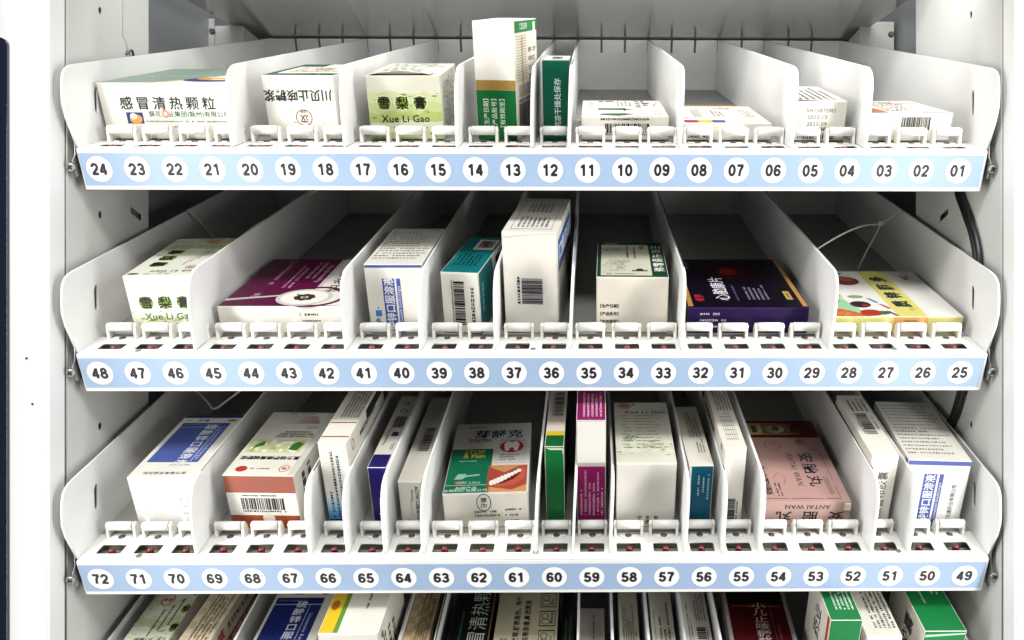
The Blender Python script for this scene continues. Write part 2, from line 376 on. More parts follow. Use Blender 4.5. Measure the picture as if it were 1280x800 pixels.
    for x, sg in ((XL-6.8, 1), (XR+6.5, -1)):
        bm = plate([[(-8, -34), (10, -34), (26, -18), (22, 20), (10, 22), (0, -8), (-8, -14)]], 1.2, lambda a, b, t_: lp(x+sg*3+t_, a, b))
        finish('mounting_tab', bm, M['steel'], t)
        bm = bmesh.new()
        cyl(bm, lp(x-sg*0, -8, -21.5), lp(x, -11, -21.5), 6.2*S, 18, 5*S)
        for a in (.6, .6+math.pi/2):
            d = Vector((math.cos(a), 0, math.sin(a))); n_ = Vector((-d.z, 0, d.x)); c0 = lp(x, -11.25, -21.5)
            bm.faces.new([bm.verts.new(c0+d*p_*3.6*S+n_*q*1.0*S) for p_, q in ((-1, -1), (1, -1), (1, 1), (-1, 1))]).material_index = 1
        cyl(bm, lp(x, -8, -21.5), lp(x, 10, -21.5), 3*S, 10)
        finish('mounting_screw', bm, [M['steel'], M['black']], t)
for k in (1, 2, 3, 4): make_tray(k)

# ------------------------------------------------------------------ medicine boxes
WHT = '#e9e5da'
class Box:
    def __init__(s, k, x0, x1, h, L, yaw, label, col=WHT, faces=None, v=63, flap=True, name='medicine_box', w0=1.0, group='medicine boxes lying in the shelf lanes'):
        s.W, s.H, s.L = x1-x0, h, L
        q = QT @ Quaternion((0, 0, 1), -math.radians(yaw))
        base = wp(742, 0, 400-Y0[k]) + QT @ lp((x0+x1)/2, v, w0)
        s.root = tag(empty(name, base, q), label, 'medicine box', group)
        s.items = []; s.cid = 0; s.off = {'F': 0, 'T': 0, 'R': 0, 'L': 0}
        faces = faces or {}; s.rng = random.Random(int(x0*7+k))
        mats = [ink(col)]; idx = {}
        for f in 'FTRL':
            if f in faces:
                mats.append(ink(faces[f])); idx[f] = len(mats)-1
        bm = bmesh.new(); W2 = s.W/2
        box(bm, (-W2*S, 0, 0), (W2*S, L*S, h*S))
        bmesh.ops.bevel(bm, geom=bm.edges[:], offset=.7*S, segments=2, affect='EDGES', profile=.6)
        nrm = {'F': Vector((0, -1, 0)), 'T': Vector((0, 0, 1)), 'R': Vector((1, 0, 0)), 'L': Vector((-1, 0, 0))}
        for f in bm.faces:
            for kf, n in nrm.items():
                if kf in idx and f.normal.dot(n) > .99: f.material_index = idx[kf]
        s.carton = finish('carton', bm, mats, s.root)
        if flap:   # tuck flap of the end that faces out: a real sheet standing just proud of the carton
            d = s.rng.uniform(.8, 1.8)
            bm = bmesh.new(); box(bm, ((-W2+1.0)*S, -.7*S, .6*S), ((W2-1.0)*S, -.05*S, (h-d)*S))
            bmesh.ops.bevel(bm, geom=bm.edges[:], offset=.25*S, segments=1, affect='EDGES')
            finish('end_flap', bm, ink(faces.get('F', col)), s.root); s.off['F'] = .7
    def pt(s, f, a, b, lay):
        o = (s.off[f] + .12 + .10*lay)
        if f == 'F': return Vector((a-s.W/2, -o, b))*S
        if f == 'T': return Vector((a-s.W/2, b, s.H+o))*S
        if f == 'R': return Vector((s.W/2+o, a, b))*S
        return Vector((-s.W/2-o, s.L-a, b))*S
    def dims(s, f): return {'F': (s.W, s.H), 'T': (s.W, s.L), 'R': (s.L, s.H), 'L': (s.L, s.H)}[f]
    def _put(s, part, f, verts, faces, c): s.items.append((part, f, s.cid, verts, faces, c))
    def _poly(s, f, pts, c, part, lay):
        s._put(part, f, [s.pt(f, a, b, lay) for a, b in pts], [tuple(range(len(pts)))], c)
    # all positions below are fractions of the face (u to the right, v up or back)
    def rect(s, f, u0, v0, u1, v1, c, part='printed_panel', lay=0):
        s.cid += 1
        A, B = s.dims(f); e = .8
        x0 = max(u0*A, e); x1 = min(u1*A, A-e); y0 = max(v0*B, e); y1 = min(v1*B, B-e)
        s._poly(f, [(x0, y0), (x1, y0), (x1, y1), (x0, y1)], c, part, lay); return s
    def poly(s, f, pts, c, part='printed_panel', lay=0):
        s.cid += 1
        A, B = s.dims(f); s._poly(f, [(min(max(a*A, .8), A-.8), min(max(b*B, .8), B-.8)) for a, b in pts], c, part, lay); return s
    def ell(s, f, u, v, ru, rv, c, part='emblem', lay=1, n=28):
        s.cid += 1
        A, B = s.dims(f); s._poly(f, [(u*A+ru*math.cos(2*math.pi*i/n), v*B+rv*math.sin(2*math.pi*i/n)) for i in range(n)], c, part, lay); return s
    def ring(s, f, u, v, ru, rv, wd, c, part='emblem', lay=1, n=32):
        s.cid += 1
        A, B = s.dims(f)
        for i in range(n):
            q = []
            for a, d in ((i, 0), (i+1, 0), (i+1, wd), (i, wd)):
                t = 2*math.pi*a/n; q.append((u*A+(ru-d)*math.cos(t), v*B+(rv-d)*math.sin(t)))
            s._poly(f, q, c, part, lay)
        return s
    def text(s, f, u, v, st, size, c, rot=0, bold=.008, sp=1.0, vert=False, sx=1.0, lay=2, line=1.0, part='lettering'):
        s.cid += 1; A, B = s.dims(f); k = max(0, bold-.012)*size*.9
        for n_, (dx, dy) in enumerate(((0, 0), (k, 0), (-k, 0), (0, k), (0, -k)) if k > 0 else ((0, 0),)):
            s._text(f, u+dx/A, v+dy/B, st, size, c, rot, min(bold, .012), sp, vert, sx, lay+.05*n_, line, part)
        return s
    def _text(s, f, u, v, st, size, c, rot=0, bold=.008, sp=1.0, vert=False, sx=1.0, lay=2, line=1.0, part='lettering'):
        if vert: st = '\n'.join(st)
        vs, fs, bb = textmesh(st, bold, sp, line); A, B = s.dims(f)
        cx, cy = (bb[0]+bb[2])/2, (bb[1]+bb[3])/2; r = math.radians(rot); cr, sr = math.cos(r), math.sin(r)
        nv = []
        for q in vs:
            x, y = (q.x-cx)*size*sx, (q.y-cy)*size
            nv.append(s.pt(f, u*A+x*cr-y*sr, v*B+x*sr+y*cr, lay))
        s._put(part, f, nv, fs, c); return s
    def fine(s, f, u0, v0, u1, v1, n, c, vert=False, fill=.55, gap=.25, ragged=.35, part='fine_print', lay=2):
        """rows of print too small to read: broken strokes of uneven height and length"""
        A, B = s.dims(f); x0, x1, y0, y1 = u0*A, u1*A, v0*B, v1*B; R = s.rng
        for r in range(n):
            if vert: th = (x1-x0)/n; c0 = x0+(r+.5)*th; a, e = y0, y1-(y1-y0)*R.uniform(0, ragged)
            else: th = (y1-y0)/n; c0 = y0+(r+.5)*th; a, e = x0, x1-(x1-x0)*R.uniform(0, ragged)
            h = th*fill; p = a
            while p < e:
                l = h*R.uniform(.45, 1.0); hh = h*R.uniform(.7, 1.0)/2
                parts = [(c0-hh, c0-hh*.35), (c0+hh*.15, c0+hh)] if R.random() < .55 else [(c0-hh*R.uniform(.6, 1), c0+hh)]
                for b0_, b1_ in parts:
                    q = [(p, b0_), (p+l, b0_), (p+l, b1_), (p, b1_)]
                    if vert: q = [(b, a_) for a_, b in q]
                    s._poly(f, q, c, part, lay)
                p += l+h*gap*R.uniform(.6, 1.6)
                if R.random() < .06: p += h*1.2
        return s
    def barcode(s, f, u0, v0, u1, v1, vert=False, c='#141414', digits=True, side=1):
        A, B = s.dims(f); x0, x1, y0, y1 = u0*A, u1*A, v0*B, v1*B; R = s.rng
        a, e = (y0, y1) if vert else (x0, x1); p = a; unit = (e-a)/64
        while p < e-unit:
            l = unit*R.choice((1, 1, 1.6, 2.2, 3))
            q = [(x0, p), (x1, p), (x1, p+l), (x0, p+l)] if vert else [(p, y0), (p+l, y0), (p+l, y1), (p, y1)]
            s._poly(f, q, c, 'barcode', 2); p += l+unit*R.choice((.8, 1.2, 1.8))
        if digits:
            if vert:
                d = min((x1-x0)*.16, 4.5); xa = x1+d*.4 if side > 0 else x0-d*1.4; s.fine(f, xa/A, v0, (xa+d)/A, v1, 1, c, True, .9, .3, .02, 'barcode')
            else:
                d = min((y1-y0)*.18, 4.5); ya = y0-d*1.3 if side > 0 else y1+d*.3; s.fine(f, u0, ya/B, u1, (ya+d)/B, 1, c, False, .9, .3, .02, 'barcode')
        return s
    def done(s):
        """every printed block (a title, an emblem, a panel) becomes a mesh of its own on the carton"""
        groups = {}
        for part, f, cid, vs, fs, c in s.items: groups.setdefault((part, f), {}).setdefault(cid if part in ('emblem', 'printed_panel', 'lettering') else 0, []).append((vs, fs, c))
        for (part, f), calls in groups.items():
            cl = []
            for it in calls.values():
                P = [v for vs, _, _ in it for v in vs]
                cl.append([[min(v[k] for v in P) for k in range(3)], [max(v[k] for v in P) for k in range(3)], it])
            def gap(a, b): return max(max(a[0][k]-b[1][k], b[0][k]-a[1][k]) for k in range(3))
            ch = True
            while ch and len(cl) > 1:
                ch = False
                for i in range(len(cl)):
                    small = (Vector(cl[i][1])-Vector(cl[i][0])).length < 8*S
                    js = [(gap(cl[i], cl[j]), j) for j in range(len(cl)) if j != i]
                    g, j = min(js)
                    if g < .8*S or small:
                        cl[j] = [[min(cl[i][0][k], cl[j][0][k]) for k in range(3)], [max(cl[i][1][k], cl[j][1][k]) for k in range(3)], cl[j][2]+cl[i][2]]
                        cl.pop(i); ch = True; break
            outw = {'F': Vector((0, -1, 0)), 'T': Vector((0, 0, 1)), 'R': Vector((1, 0, 0)), 'L': Vector((-1, 0, 0))}[f]
            for _, _, its in cl:
                bm = bmesh.new(); cs = []
                for vs, fs, c in its:
                    if c not in cs: cs.append(c)
                    nv = [bm.verts.new(v) for v in vs]
                    for fc in fs:
                        try: bm.faces.new([nv[j] for j in fc]).material_index = cs.index(c)
                        except ValueError: pass
                bm.normal_update()
                for fa in bm.faces:
                    if fa.normal.dot(outw) < 0: fa.normal_flip()
                finish(part, bm, [ink(c) for c in cs], s.root)
        return s
K = '#1b1b1c'; GRY = '#4a4843'; RED = '#a8231f'

def pear(b, f, cu, cv, d, gap, size, rot, horiz=True):
    """the three characters of the pear syrup in green discs"""
    A, B = b.dims(f)
    for i, ch in enumerate('雪梨膏'):
        u, v = (cu+(i-1)*gap/A, cv) if horiz else (cu, cv+(i-1)*gap/B)
        b.ell(f, u, v, d/2, d/2, '#8aa827', lay=1); b.ring(f, u, v, d/2+.9, d/2+.9, .9, '#f4f4ea', lay=1)
        b.text(f, u, v, ch, size, K, rot, .022)
def hills(b, f, v0, v1, tint=('#cfd6a4', '#c3cf8e', '#b4c274', '#dfe0c6')):
    R = b.rng
    for j in range(5):
        va = v1-(v1-v0)*j/5
        ptsu = [i/9 for i in range(10)]; top = [va+R.uniform(-.05, .03) for _ in ptsu]
        b.poly(f, [(u, t) for u, t in zip(ptsu, top)] + [(1, va-.2 if va-.2 > v0 else v0), (0, va-.2 if va-.2 > v0 else v0)], tint[j % len(tint)], lay=-.9+j*.12)
    for _ in range(46):
        u, v = R.uniform(.02, .96), R.uniform(v0, v1*.98); r = R.uniform(.5, 2.0)
        b.ell(f, u, v, r*R.uniform(1, 3), r*.6, R.choice(('#8fa35e', '#a9b86a', '#7d9155', '#b8c486')), 'printed_panel', -.1, 7)

# ---- top shelf
b = Box(1, 105, 283, 71, 200, 0, 'wide white box with a green-topped lid behind numbers 24 to 21', faces={'T': '#e9e8e0'})
b.text('F', .485, .645, '感冒清热颗粒', 17.2, '#12211f', sp=1.46, bold=.013)
b.rect('F', .17, .28, .29, .48, '#27417f').ell('F', .235, .36, 8, 6, '#e59a3d', lay=.6).ell('F', .22, .41, 4.5, 4, '#f4e3c4', lay=.8)
b.text('F', .625, .445, '葵花药业集团(赣州)有限公司', 7.8, '#2d6b3c', bold=.006, sx=1.06).ell('F', .455, .455, 4.6, 5.4, '#dd8f63', lay=2.4).ell('F', .455, .455, 2, 2.4, '#f6ede0', lay=2.6)
b.fine('F', .3, .29, .93, .35, 1, '#58896a').fine('F', .3, .2, .9, .25, 1, '#8a9a88')
b.poly('T', [(0, 0), (.38, 0), (.5, .18), (.68, .5), (.86, 1), (0, 1)], '#7d9384').poly('T', [(.38, 0), (.41, 0), (.535, .18), (.715, .5), (.895, 1), (.86, 1), (.68, .5), (.5, .18)], '#c9a65a', lay=.4)
b.text('T', .33, .42, '感冒清热颗粒', 21, '#a9bfae', bold=.01, lay=1.5).ell('T', .74, .2, 38, 26, '#26407e', lay=.6).ell('T', .77, .25, 30, 17, '#c88f34', lay=.8).ell('T', .79, .22, 14, 9, '#e8d9a8', lay=1.0)
b.done()
b = Box(1, 317, 409, 81, 165, 0, 'white box with upside-down black characters and red seal behind numbers 20 to 18', faces={'T': '#ded9cc'})
b.text('F', .475, .69, '川贝止咳糖浆', 15.4, '#15241f', 180, .02, sp=1.0, sx=.95)
b.ring('F', .52, .345, 10.5, 10.5, .9, '#6d1512').text('F', .52, .33, '汉', 11, '#861d18', 180, .02).text('F', .52, .44, '金岐', 4, '#a13a34', 180).fine('F', .36, .25, .42, .29, 1, '#b98a80')
b.rect('T', 0, 0, 1, .16, '#1d4a3d').rect('T', 0, .16, .1, 1, '#1d4a3d').rect('T', .1, .75, .45, 1, '#2a4a40').fine('T', .2, .25, .85, .7, 6, '#7d7666').ell('T', .6, .55, 14, 18, '#b3a888', lay=1)
b.fine('T', .12, .05, .8, .12, 1, '#b9c8bb')
b.done()
b = Box(1, 450, 545, 81, 190, -3.7, 'pale green box with gaping lid and green-disc characters behind numbers 17 to 15', faces={'F': '#dedbc9', 'T': '#d3d4c4', 'R': '#d9d7c6'})
hills(b, 'F', .0, .74); pear(b, 'F', .46, .58, 17.5, 23, 16.5, 0); b.text('F', .49, .335, 'Xue Li Gao', 12.5, '#1f2a1c', bold=.012, sp=1.06)
b.fine('R', .08, .1, .75, .95, 9, '#8f8c7c', True).fine('T', .1, .2, .9, .95, 7, '#8b9276').fine('T', .1, .06, .9, .14, 1, '#6c7560')
fl = bmesh.new(); rows = []
for j in range(3):
    rows.append([fl.verts.new(Vector(((-b.W/2+4+(b.W-16)*i/12), 1+j*14, b.H+.9+4.2*math.sin(math.pi*i/12)*(1-j/2)**1.2))*S) for i in range(13)])
for j in range(2):
    for i in range(12): fl.faces.new((rows[j][i], rows[j][i+1], rows[j+1][i+1], rows[j+1][i])).smooth = True
lid = finish('lid_flap', fl, ink('#d3d4c4'), b.root); md = lid.modifiers.new('thick', 'SOLIDIFY'); md.thickness = .6*S; md.offset = 1
fl = bmesh.new(); box(fl, Vector((-b.W/2+6, .9, b.H+.02))*S, Vector((b.W/2-16, 26, b.H+.5))*S); finish('inner_flap', fl, M['brown'], b.root)
b.done()
b = Box(1, 589, 643, 147, 128, 8.4, 'tall white carton with brown stripe and green foot behind numbers 14 and 13', faces={'T': '#e8e4d8', 'R': '#e6e1d5'})
b.rect('F', 0, 0, 1, .43, '#0f6b31').rect('F', 0, .432, 1, .515, '#a5813d')
for i, st in enumerate(('【生产日期】', '【产品批号】', '【有效期至】')): b.text('F', .24+.2*i, .235, st, 7.6, '#d5e6d2', 90, .012)
b.rect('R', 0, .9, 1, 1, '#2d8048').text('R', .38, .95, '口服溶液', 9, '#e5efe0', sx=1.2).rect('R', .82, .9, .92, .975, '#e9e6da', lay=.4)
for i in range(17): b.rect('R', .04, .5+i*.023, .5, .506+i*.023, '#a08a5c', 'fine_print')
b.rect('R', .28, .42, .33, .86, '#b09a68', 'fine_print', .5).fine('R', .58, .47, .95, .78, 4, '#8a8474').rect('R', .12, .36, .9, .46, '#b3ada0').barcode('R', .1, .06, .85, .3, False, digits=False).fine('R', .1, .3, .8, .35, 1, K)
b.done()
b = Box(1, 676, 711, 99.5, 92, 0, 'narrow dark green box with white upright lettering behind number 12', col='#0f5541', faces={'F': '#0c5a44', 'T': '#d9d6ca'}, flap=False)
b.text('F', .55, .42, '置阴凉干燥处保存', 9.2, '#cfe0d6', 90, .015).rect('T', 0, 0, 1, .12, '#0f5541').barcode('T', .32, .35, .72, .8, False, digits=False)
b.done()
b = Box(1, 726, 841, 31, 163, 0, 'low white box with a green ampoule picture on top behind numbers 11 to 09')
b.fine('F', .22, .8, .8, .96, 1, K).barcode('F', .27, .3, .76, .7, digits=True)
b.poly('T', [(.2, .42), (.23, .48), (.5, .48), (.62, .40), (.5, .36), (.23, .37)], '#4d6a4c').poly('T', [(.2, .08), (.42, .02), (.62, .12), (.5, .17), (.24, .15)], '#3d6657').rect('T', .5, .30, .52, .48, K, lay=.5).ell('T', .21, .42, 2.4, 7, K, lay=.6)
b.fine('T', .08, .62, .14, .98, 3, GRY, True).fine('T', .2, .84, .32, .98, 1, GRY).fine('T', .42, .6, .62, .98, 4, '#85907c', True).fine('T', .66, .5, .82, .98, 4, K).text('T', .9, .84, '注射', 11, '#c77a70').fine('T', .88, .6, .94, .75, 2, '#c77a70').rect('T', .72, .28, .96, .29, GRY, 'fine_print').fine('T', .84, .1, .95, .16, 1, '#98a08c')
b.done()
b = Box(1, 860, 977, 22, 178, 0, 'thin white box with magenta, yellow and blue lid blocks behind numbers 08 to 06')
b.rect('T', .03, .05, .19, .17, '#b0195c').rect('T', .19, .05, .35, .17, '#d9bf28').rect('T', .35, .05, .5, .17, '#3a4790').rect('T', .0, .95, 1, 1, '#d8a732').fine('T', .03, .27, .12, .33, 1, GRY)
b.fine('T', .18, .3, .3, .85, 4, '#4c4a44', True).fine('T', .42, .35, .56, .8, 3, '#625f57', True).fine('T', .5, .75, .7, .85, 1, '#625f57').rect('T', .5, .12, .93, .13, GRY, 'fine_print').fine('T', .78, .3, .92, .75, 3, '#6c695f', True).fine('F', .06, .1, .3, .4, 1, K)
b.done()
b = Box(1, 997, 1073, 51, 178, 3, 'white box with dotted date stamp and open top flap behind numbers 05 and 04', faces={'T': '#e3e0d8'})
for i, st in enumerate(('SH1587SN1', '2022/10', '2025/09')): b.text('F', .56-.05*(i > 0), .77-.17*i, st, 7.2, '#4a4a48', 0, -.006, 1.12)
b.fine('F', .02, .5, .14, .9, 3, K).text('F', .62, .3, '中国药品', 5.5, K, bold=.015).barcode('F', .2, .05, .85, .16, digits=False).fine('F', .6, .16, .76, .22, 1, K).fine('T', .2, .1, .9, .9, 6, GRY, True).poly('T', [(0, 0), (.5, 0), (.55, .03), (0, .1)], '#5c3b35').rect('T', .5, 0, .62, .03, '#b13b36', lay=.4)
b.done()
b = Box(1, 1097, 1217, 36, 128, -4, 'flat white box with orange patches on its lid behind numbers 03 to 01')
b.barcode('F', .42, .4, .75, .86, digits=False).poly('T', [(.0, .05), (.3, .05), (.26, .55), (.0, .55)], '#b9764f').rect('T', .05, .6, .2, .9, '#d9b08a').fine('T', .32, .15, .72, .9, 8, '#5c5850').rect('T', .0, .94, 1, 1, '#b9c2ae').poly('T', [(.66, .03), (1, .03), (.95, .1), (.7, .1)], '#c985a8').poly('T', [(.6, .72), (.95, .72), (.9, .84), (.62, .84)], '#d8a8b4')
b.done()

# ---- second shelf
def pearbox(k, x0, x1, h, L, yaw, label):
    b = Box(k, x0, x1, h, L, yaw, label, faces={'F': '#f0efe6', 'T': '#dfe0d2'})
    return b
b = pearbox(2, 142, 234, 79.5, 164, -3.2, 'white pear-print box with green pinyin lying behind numbers 48 to 46')
hills(b, 'F', .0, .42, ('#eceadb', '#e6e6d0', '#dfe2c4', '#f1f0e6')); pear(b, 'F', .495, .54, 18, 23.5, 17, 0); b.text('F', .515, .30, 'Xue Li Gao', 12.6, '#4f7a2c', bold=.014, sp=1.05)
hills(b, 'T', .5, .98, ('#b9c0a4', '#c6cbb2', '#a9b290', '#d3d6c2'))
for i, ch in enumerate('雪梨膏'): b.ell('T', .27, .28+.16*i, 11, 10, '#9fb23c').text('T', .27, .28+.16*i, ch, 20, K, 90, .04)
b.text('T', .62, .1, 'Xue Li Gao', 12, '#6f8a4c', 180, .02, 1.1).ell('T', .1, .05, 7, 3, '#3c4434').fine('T', .25, .03, .6, .06, 1, GRY)
for i in range(4): b.fine('T', .6+.05*i, .25+.08*i, .63+.05*i, .5+.08*i, 1, K, True)
b.ring('T', .77, .2, 6, 8, 1, RED).text('T', .77, .2, '康', 8, RED, 180).ell('T', .72, .9, 20, 10, '#a98a5c').ell('T', .78, .9, 10, 6, '#d0ba8c', lay=1.4)
for i in range(9):
    x = .1+.07*i; b.poly('T', [(x, .72+.02*(i % 3)), (x+.012, .72+.02*(i % 3)), (x+.05, .84), (x+.04, .84)], '#5d6b4c', lay=.5)
b.done()
b = Box(2, 252.5, 413, 37.5, 195, 0, 'flat box with maroon lid and white front behind numbers 45 to 42', faces={'T': '#570c39', 'R': '#570c39', 'F': '#ece7dc'})
b.poly('T', [(.70, .36), (.70, .30), (.68, .24), (.0, .10), (0, .14), (.60, .24), (.665, .33), (.665, .98), (.70, .98)], '#c9c3c3', lay=.1).rect('T', .70, .26, 1, 1, '#ddd8cf')
b.poly('T', [(.55, .04), (1, .0), (1, .28), (.84, .33)], '#e4dfd6', lay=.05).ell('T', .64, .165, 37, 31, '#c9c3c3', lay=.5).ell('T', .64, .165, 31, 25, '#efe9dc', lay=.7)
b.ring('T', .72, .18, 42, 38, 6, '#570c39', lay=.3)
for i in range(8):
    a = i*math.pi/4; b.ell('T', .64+.06*math.cos(a), .165+.042*math.sin(a), 5.2, 4.6, '#38342f', lay=1.2, n=10)
b.ell('T', .64, .165, 3, 3, '#38342f', lay=1.2).fine('T', .55, .2, .58, .24, 1, GRY)
b.text('T', .83, .64, '妇炎康复片', 24, '#37352f', 90, .01, sx=1.25).text('T', .94, .29, '复方', 10, '#6b4a44', 90)
b.text('T', .62, .66, 'Fuyankangfu Pian', 10, '#cfa0b4', 90, sx=1.1).fine('T', .47, .55, .58, .93, 2, '#c795ab', True).fine('T', .35, .35, .45, .93, 2, '#bb86a0', True).fine('T', .2, .42, .27, .86, 1, '#c795ab', True).ring('T', .23, .93, 6, 8, 1.4, '#c795ab').text('T', .22, .2, '24', 15, '#d7b7c4', 90, .0)
b.fine('F', .66, .62, .84, .78, 1, K).fine('F', .68, .4, .84, .52, 1, K).fine('F', .72, .2, .78, .3, 1, K)
b.done()
def zinc_front(b):
    b.rect('F', .29, .0, .50, .80, '#3f55a5').text('F', .395, .37, '硫酸锌口服溶液', 13.4, '#eeeef2', 90, .02, sx=.92).rect('F', .535, .0, .605, .80, '#3f55a5').text('F', .57, .40, 'Liusuanxin Koufurongye', 5.2, '#d6dcee', 90, .012, 1.1)
b = Box(2, 449, 523, 95, 163, 0, 'white box with blue lid edge and blue title panels behind numbers 41 and 40', faces={'T': '#d9d7cd'})
zinc_front(b); b.text('F', .17, .17, '护', 10, '#3c6fa8', 90, .03).rect('F', .12, .25, .23, .34, '#3c7cc0').ell('F', .175, .375, 1, 1, K)
b.rect('F', 0, .955, 1, 1, '#4557a4')
b.fine('T', .06, .12, .96, .96, 13, '#6a685f', False, .4, .35, .4)
b.done()
b = Box(2, 545, 595, 84, 157, 6.2, 'teal-lidded box turned askew with an upright barcode behind numbers 39 and 38', faces={'T': '#0d6d70', 'R': '#dfdace'})
b.barcode('F', .32, .14, .60, .86, True, side=-1).fine('F', .74, .18, .88, .8, 1, '#44423e', True, .7)
b.rect('T', .35, .62, .92, .92, '#c9c6bc').barcode('T', .45, .68, .85, .88, False, digits=False).fine('T', .12, .18, .8, .55, 6, '#0a3a3c', True)
b.rect('R', 0, 0, .42, 1, '#0d6d70').ell('R', .42, .62, 12, 32, '#0d6d70', 'printed_panel', .2).fine('R', .06, .3, .16, .9, 1, '#8fc0bf', True).fine('R', .5, .3, .9, .9, 5, '#4c4a44', True).rect('R', .6, .66, .8, .9, K, lay=.5)
b.done()
b = Box(2, 626, 696, 137.5, 175, 3.9, 'tallest white box on the second shelf, behind numbers 37 and 36', faces={'T': '#dcd8cc', 'R': '#e2ddd0'})
b.barcode('F', .33, .30, .72, .56, True, c='#2c2a45', side=-1)
b.poly('F', [(.03, .96), (.6, .985), (.97, .992), (.97, .987), (.6, .978), (.03, .94)], '#d5cfc2', 'crease', .3)
for u0, v0, u1, v1 in ((.12, .08, .88, .09), (.12, .92, .88, .93), (.12, .08, .13, .93), (.87, .08, .88, .93)): b.rect('T', u0, v0, u1, v1, '#807c72', 'fine_print')
b.fine('T', .2, .14, .8, .5, 7, '#5d5a70', True).fine('T', .25, .55, .75, .85, 6, '#5d5a70', True)
b.rect('R', .06, .62, .92, .9, '#2b5ca9').text('R', .5, .76, '口服溶液', 26, '#e4eaf4', bold=.03, sx=1.3).rect('R', .06, .59, .92, .62, '#6a4a40', lay=.3).fine('R', .1, .1, .7, .4, 5, '#9a958a')
b.done()
b = Box(2, 745.5, 839, 78, 150, 1, 'white box with dark green picture lid behind numbers 35 to 33', faces={'T': '#17402f', 'F': '#e9e1d2'})
for i, st in enumerate(('【生产日期】', '【产品批号】', '【有效期至】')): b.text('F', .185, .49-.14*i, st, 5.3, '#2a2824', 0, .02, sx=.95)
b.rect('T', .06, .04, .775, .92, '#cfcdb8').text('T', .885, .52, '川贝止咳糖浆', 16, '#e2e6da', 0, .03, vert=True, line=1.22, sx=.95)
b.fine('T', .14, .06, .68, .1, 1, '#4c4a3e').rect('T', .5, .15, .72, .18, '#24442f', lay=1).ell('T', .61, .19, 5, 5, '#24442f', lay=1)
for i in range(14):
    u = .1+.3*b.rng.random(); v = .15+.3*b.rng.random(); b.ring('T', u+.04, v, 8*b.rng.uniform(.5, 1.1), 6*b.rng.uniform(.5, 1), .8, '#7f7d66', lay=1, n=9)
for i in range(7): b.ring('T', .1+.045*i, .76+.03*(i % 2), 6, 7, .9, '#55533f', lay=1, n=10)
b.fine('T', .42, .52, .48, .9, 1, '#3a382e', True).fine('T', .53, .5, .58, .9, 1, '#3a382e', True).text('T', .67, .83, '糖浆', 8, '#3a382e', vert=True).ell('T', .2, .96, 10, 4, '#8d9a6c', lay=1)
b.done()
b = Box(2, 866, 1025, 36, 200, 0, 'flat dark purple box with gold edges and white characters behind numbers 32 to 29', col='#2a1048', faces={'T': '#0d0416', 'F': '#220a42', 'L': '#170a26', 'R': '#2a1048'})
b.rect('T', .0, .02, .045, .98, '#b9873f').rect('T', .955, .02, .993, .98, '#c9954a')
b.ell('T', .545, .76, 46, 40, '#140610', lay=.2).ring('T', .545, .76, 47, 41, 1.6, '#4f3424', lay=.4).ell('T', .5, .72, 26, 22, '#3d0a10', lay=.5).ell('T', .46, .7, 13, 12, '#7d1216', lay=.7)
b.text('T', .315, .35, '心脑康片', 22, '#dedbe6', 90, .012, sx=1.05).fine('T', .42, .12, .46, .52, 1, '#5a4a78', True).fine('T', .52, .14, .72, .44, 5, '#8d7f98', True).text('T', .115, .17, '老字', 13, '#a8242e', 90, .04)
b.rect('T', .855, .14, .91, .30, '#c9a85c').fine('T', .87, .16, .895, .28, 1, '#4a3010', True).fine('T', .08, .78, .12, .95, 1, '#7a6a90', True)
b.fine('F', .1, .66, .33, .84, 1, '#c9bdd4').fine('F', .1, .42, .33, .58, 1, '#c9bdd4').fine('F', .2, .16, .3, .34, 1, '#c9bdd4')
for i in range(9): b.fine('L', .1+.09*i, .1, .16+.09*i, .9, 1, '#cfc8d8', True)
b.done()
b = Box(2, 1047, 1231, 23, 182, 0, 'flat yellow and white box with fruit pictures on its lid behind numbers 28 to 25', faces={'T': '#e6e4de', 'F': '#d9d280', 'R': '#7c5a38'})
b.rect('F', .5, 0, .745, 1, '#d9a45c').fine('F', .57, .66, .7, .82, 1, '#8f5a20')
b.rect('T', .535, 0, .745, 1, '#dad274')
for i, ch in enumerate('多酶锌质'): b.text('T', .64, .80-.185*i, ch, 24, '#24343a', 90, .05)
b.ring('T', .68, .14, 3, 3, .8, GRY).text('T', .875, .86, '仁', 15, '#4a4a48', 90).fine('T', .86, .76, .88, .84, 1, '#4a4a48')
b.poly('T', [(.0, .55), (.17, .55), (.34, .0), (.0, .0)], '#9dcaa0').poly('T', [(.0, .75), (.14, .75), (.24, .42), (0, .42)], '#4c9a35', lay=.3).poly('T', [(0, .42), (.24, .42), (.25, .39), (0, .39)], '#c3d66a', lay=.4)
b.ell('T', .12, .0, 42, 34, '#c9502a', lay=.6) if False else b.poly('T', [(.0, .18), (.1, .18), (.22, .11), (.345, .0), (0, 0)], '#c5532c', lay=.6).poly('T', [(.0, .16), (.1, .16), (.2, .1), (.31, .0), (0, 0)], '#d06a35', lay=.8)
for i in range(26): b.ell('T', b.rng.uniform(.01, .2), b.rng.uniform(.01, .13), .9, 1.2, '#e8c27a', lay=1.0, n=6)
b.ell('T', .37, .76, 20, 19, '#7d3a2f', lay=.7).ell('T', .39, .8, 11, 10, '#a05a44', lay=.9).poly('T', [(.05, .72), (.2, .8), (.3, .86), (.28, .93), (.16, .86), (.04, .8)], '#a9863f', lay=.6).poly('T', [(.02, .6), (.08, .72), (.02, .8)], '#2f5a2a', lay=.6).poly('T', [(.18, .78), (.36, .9), (.4, .95), (.3, .93)], '#5d7a35', lay=1)
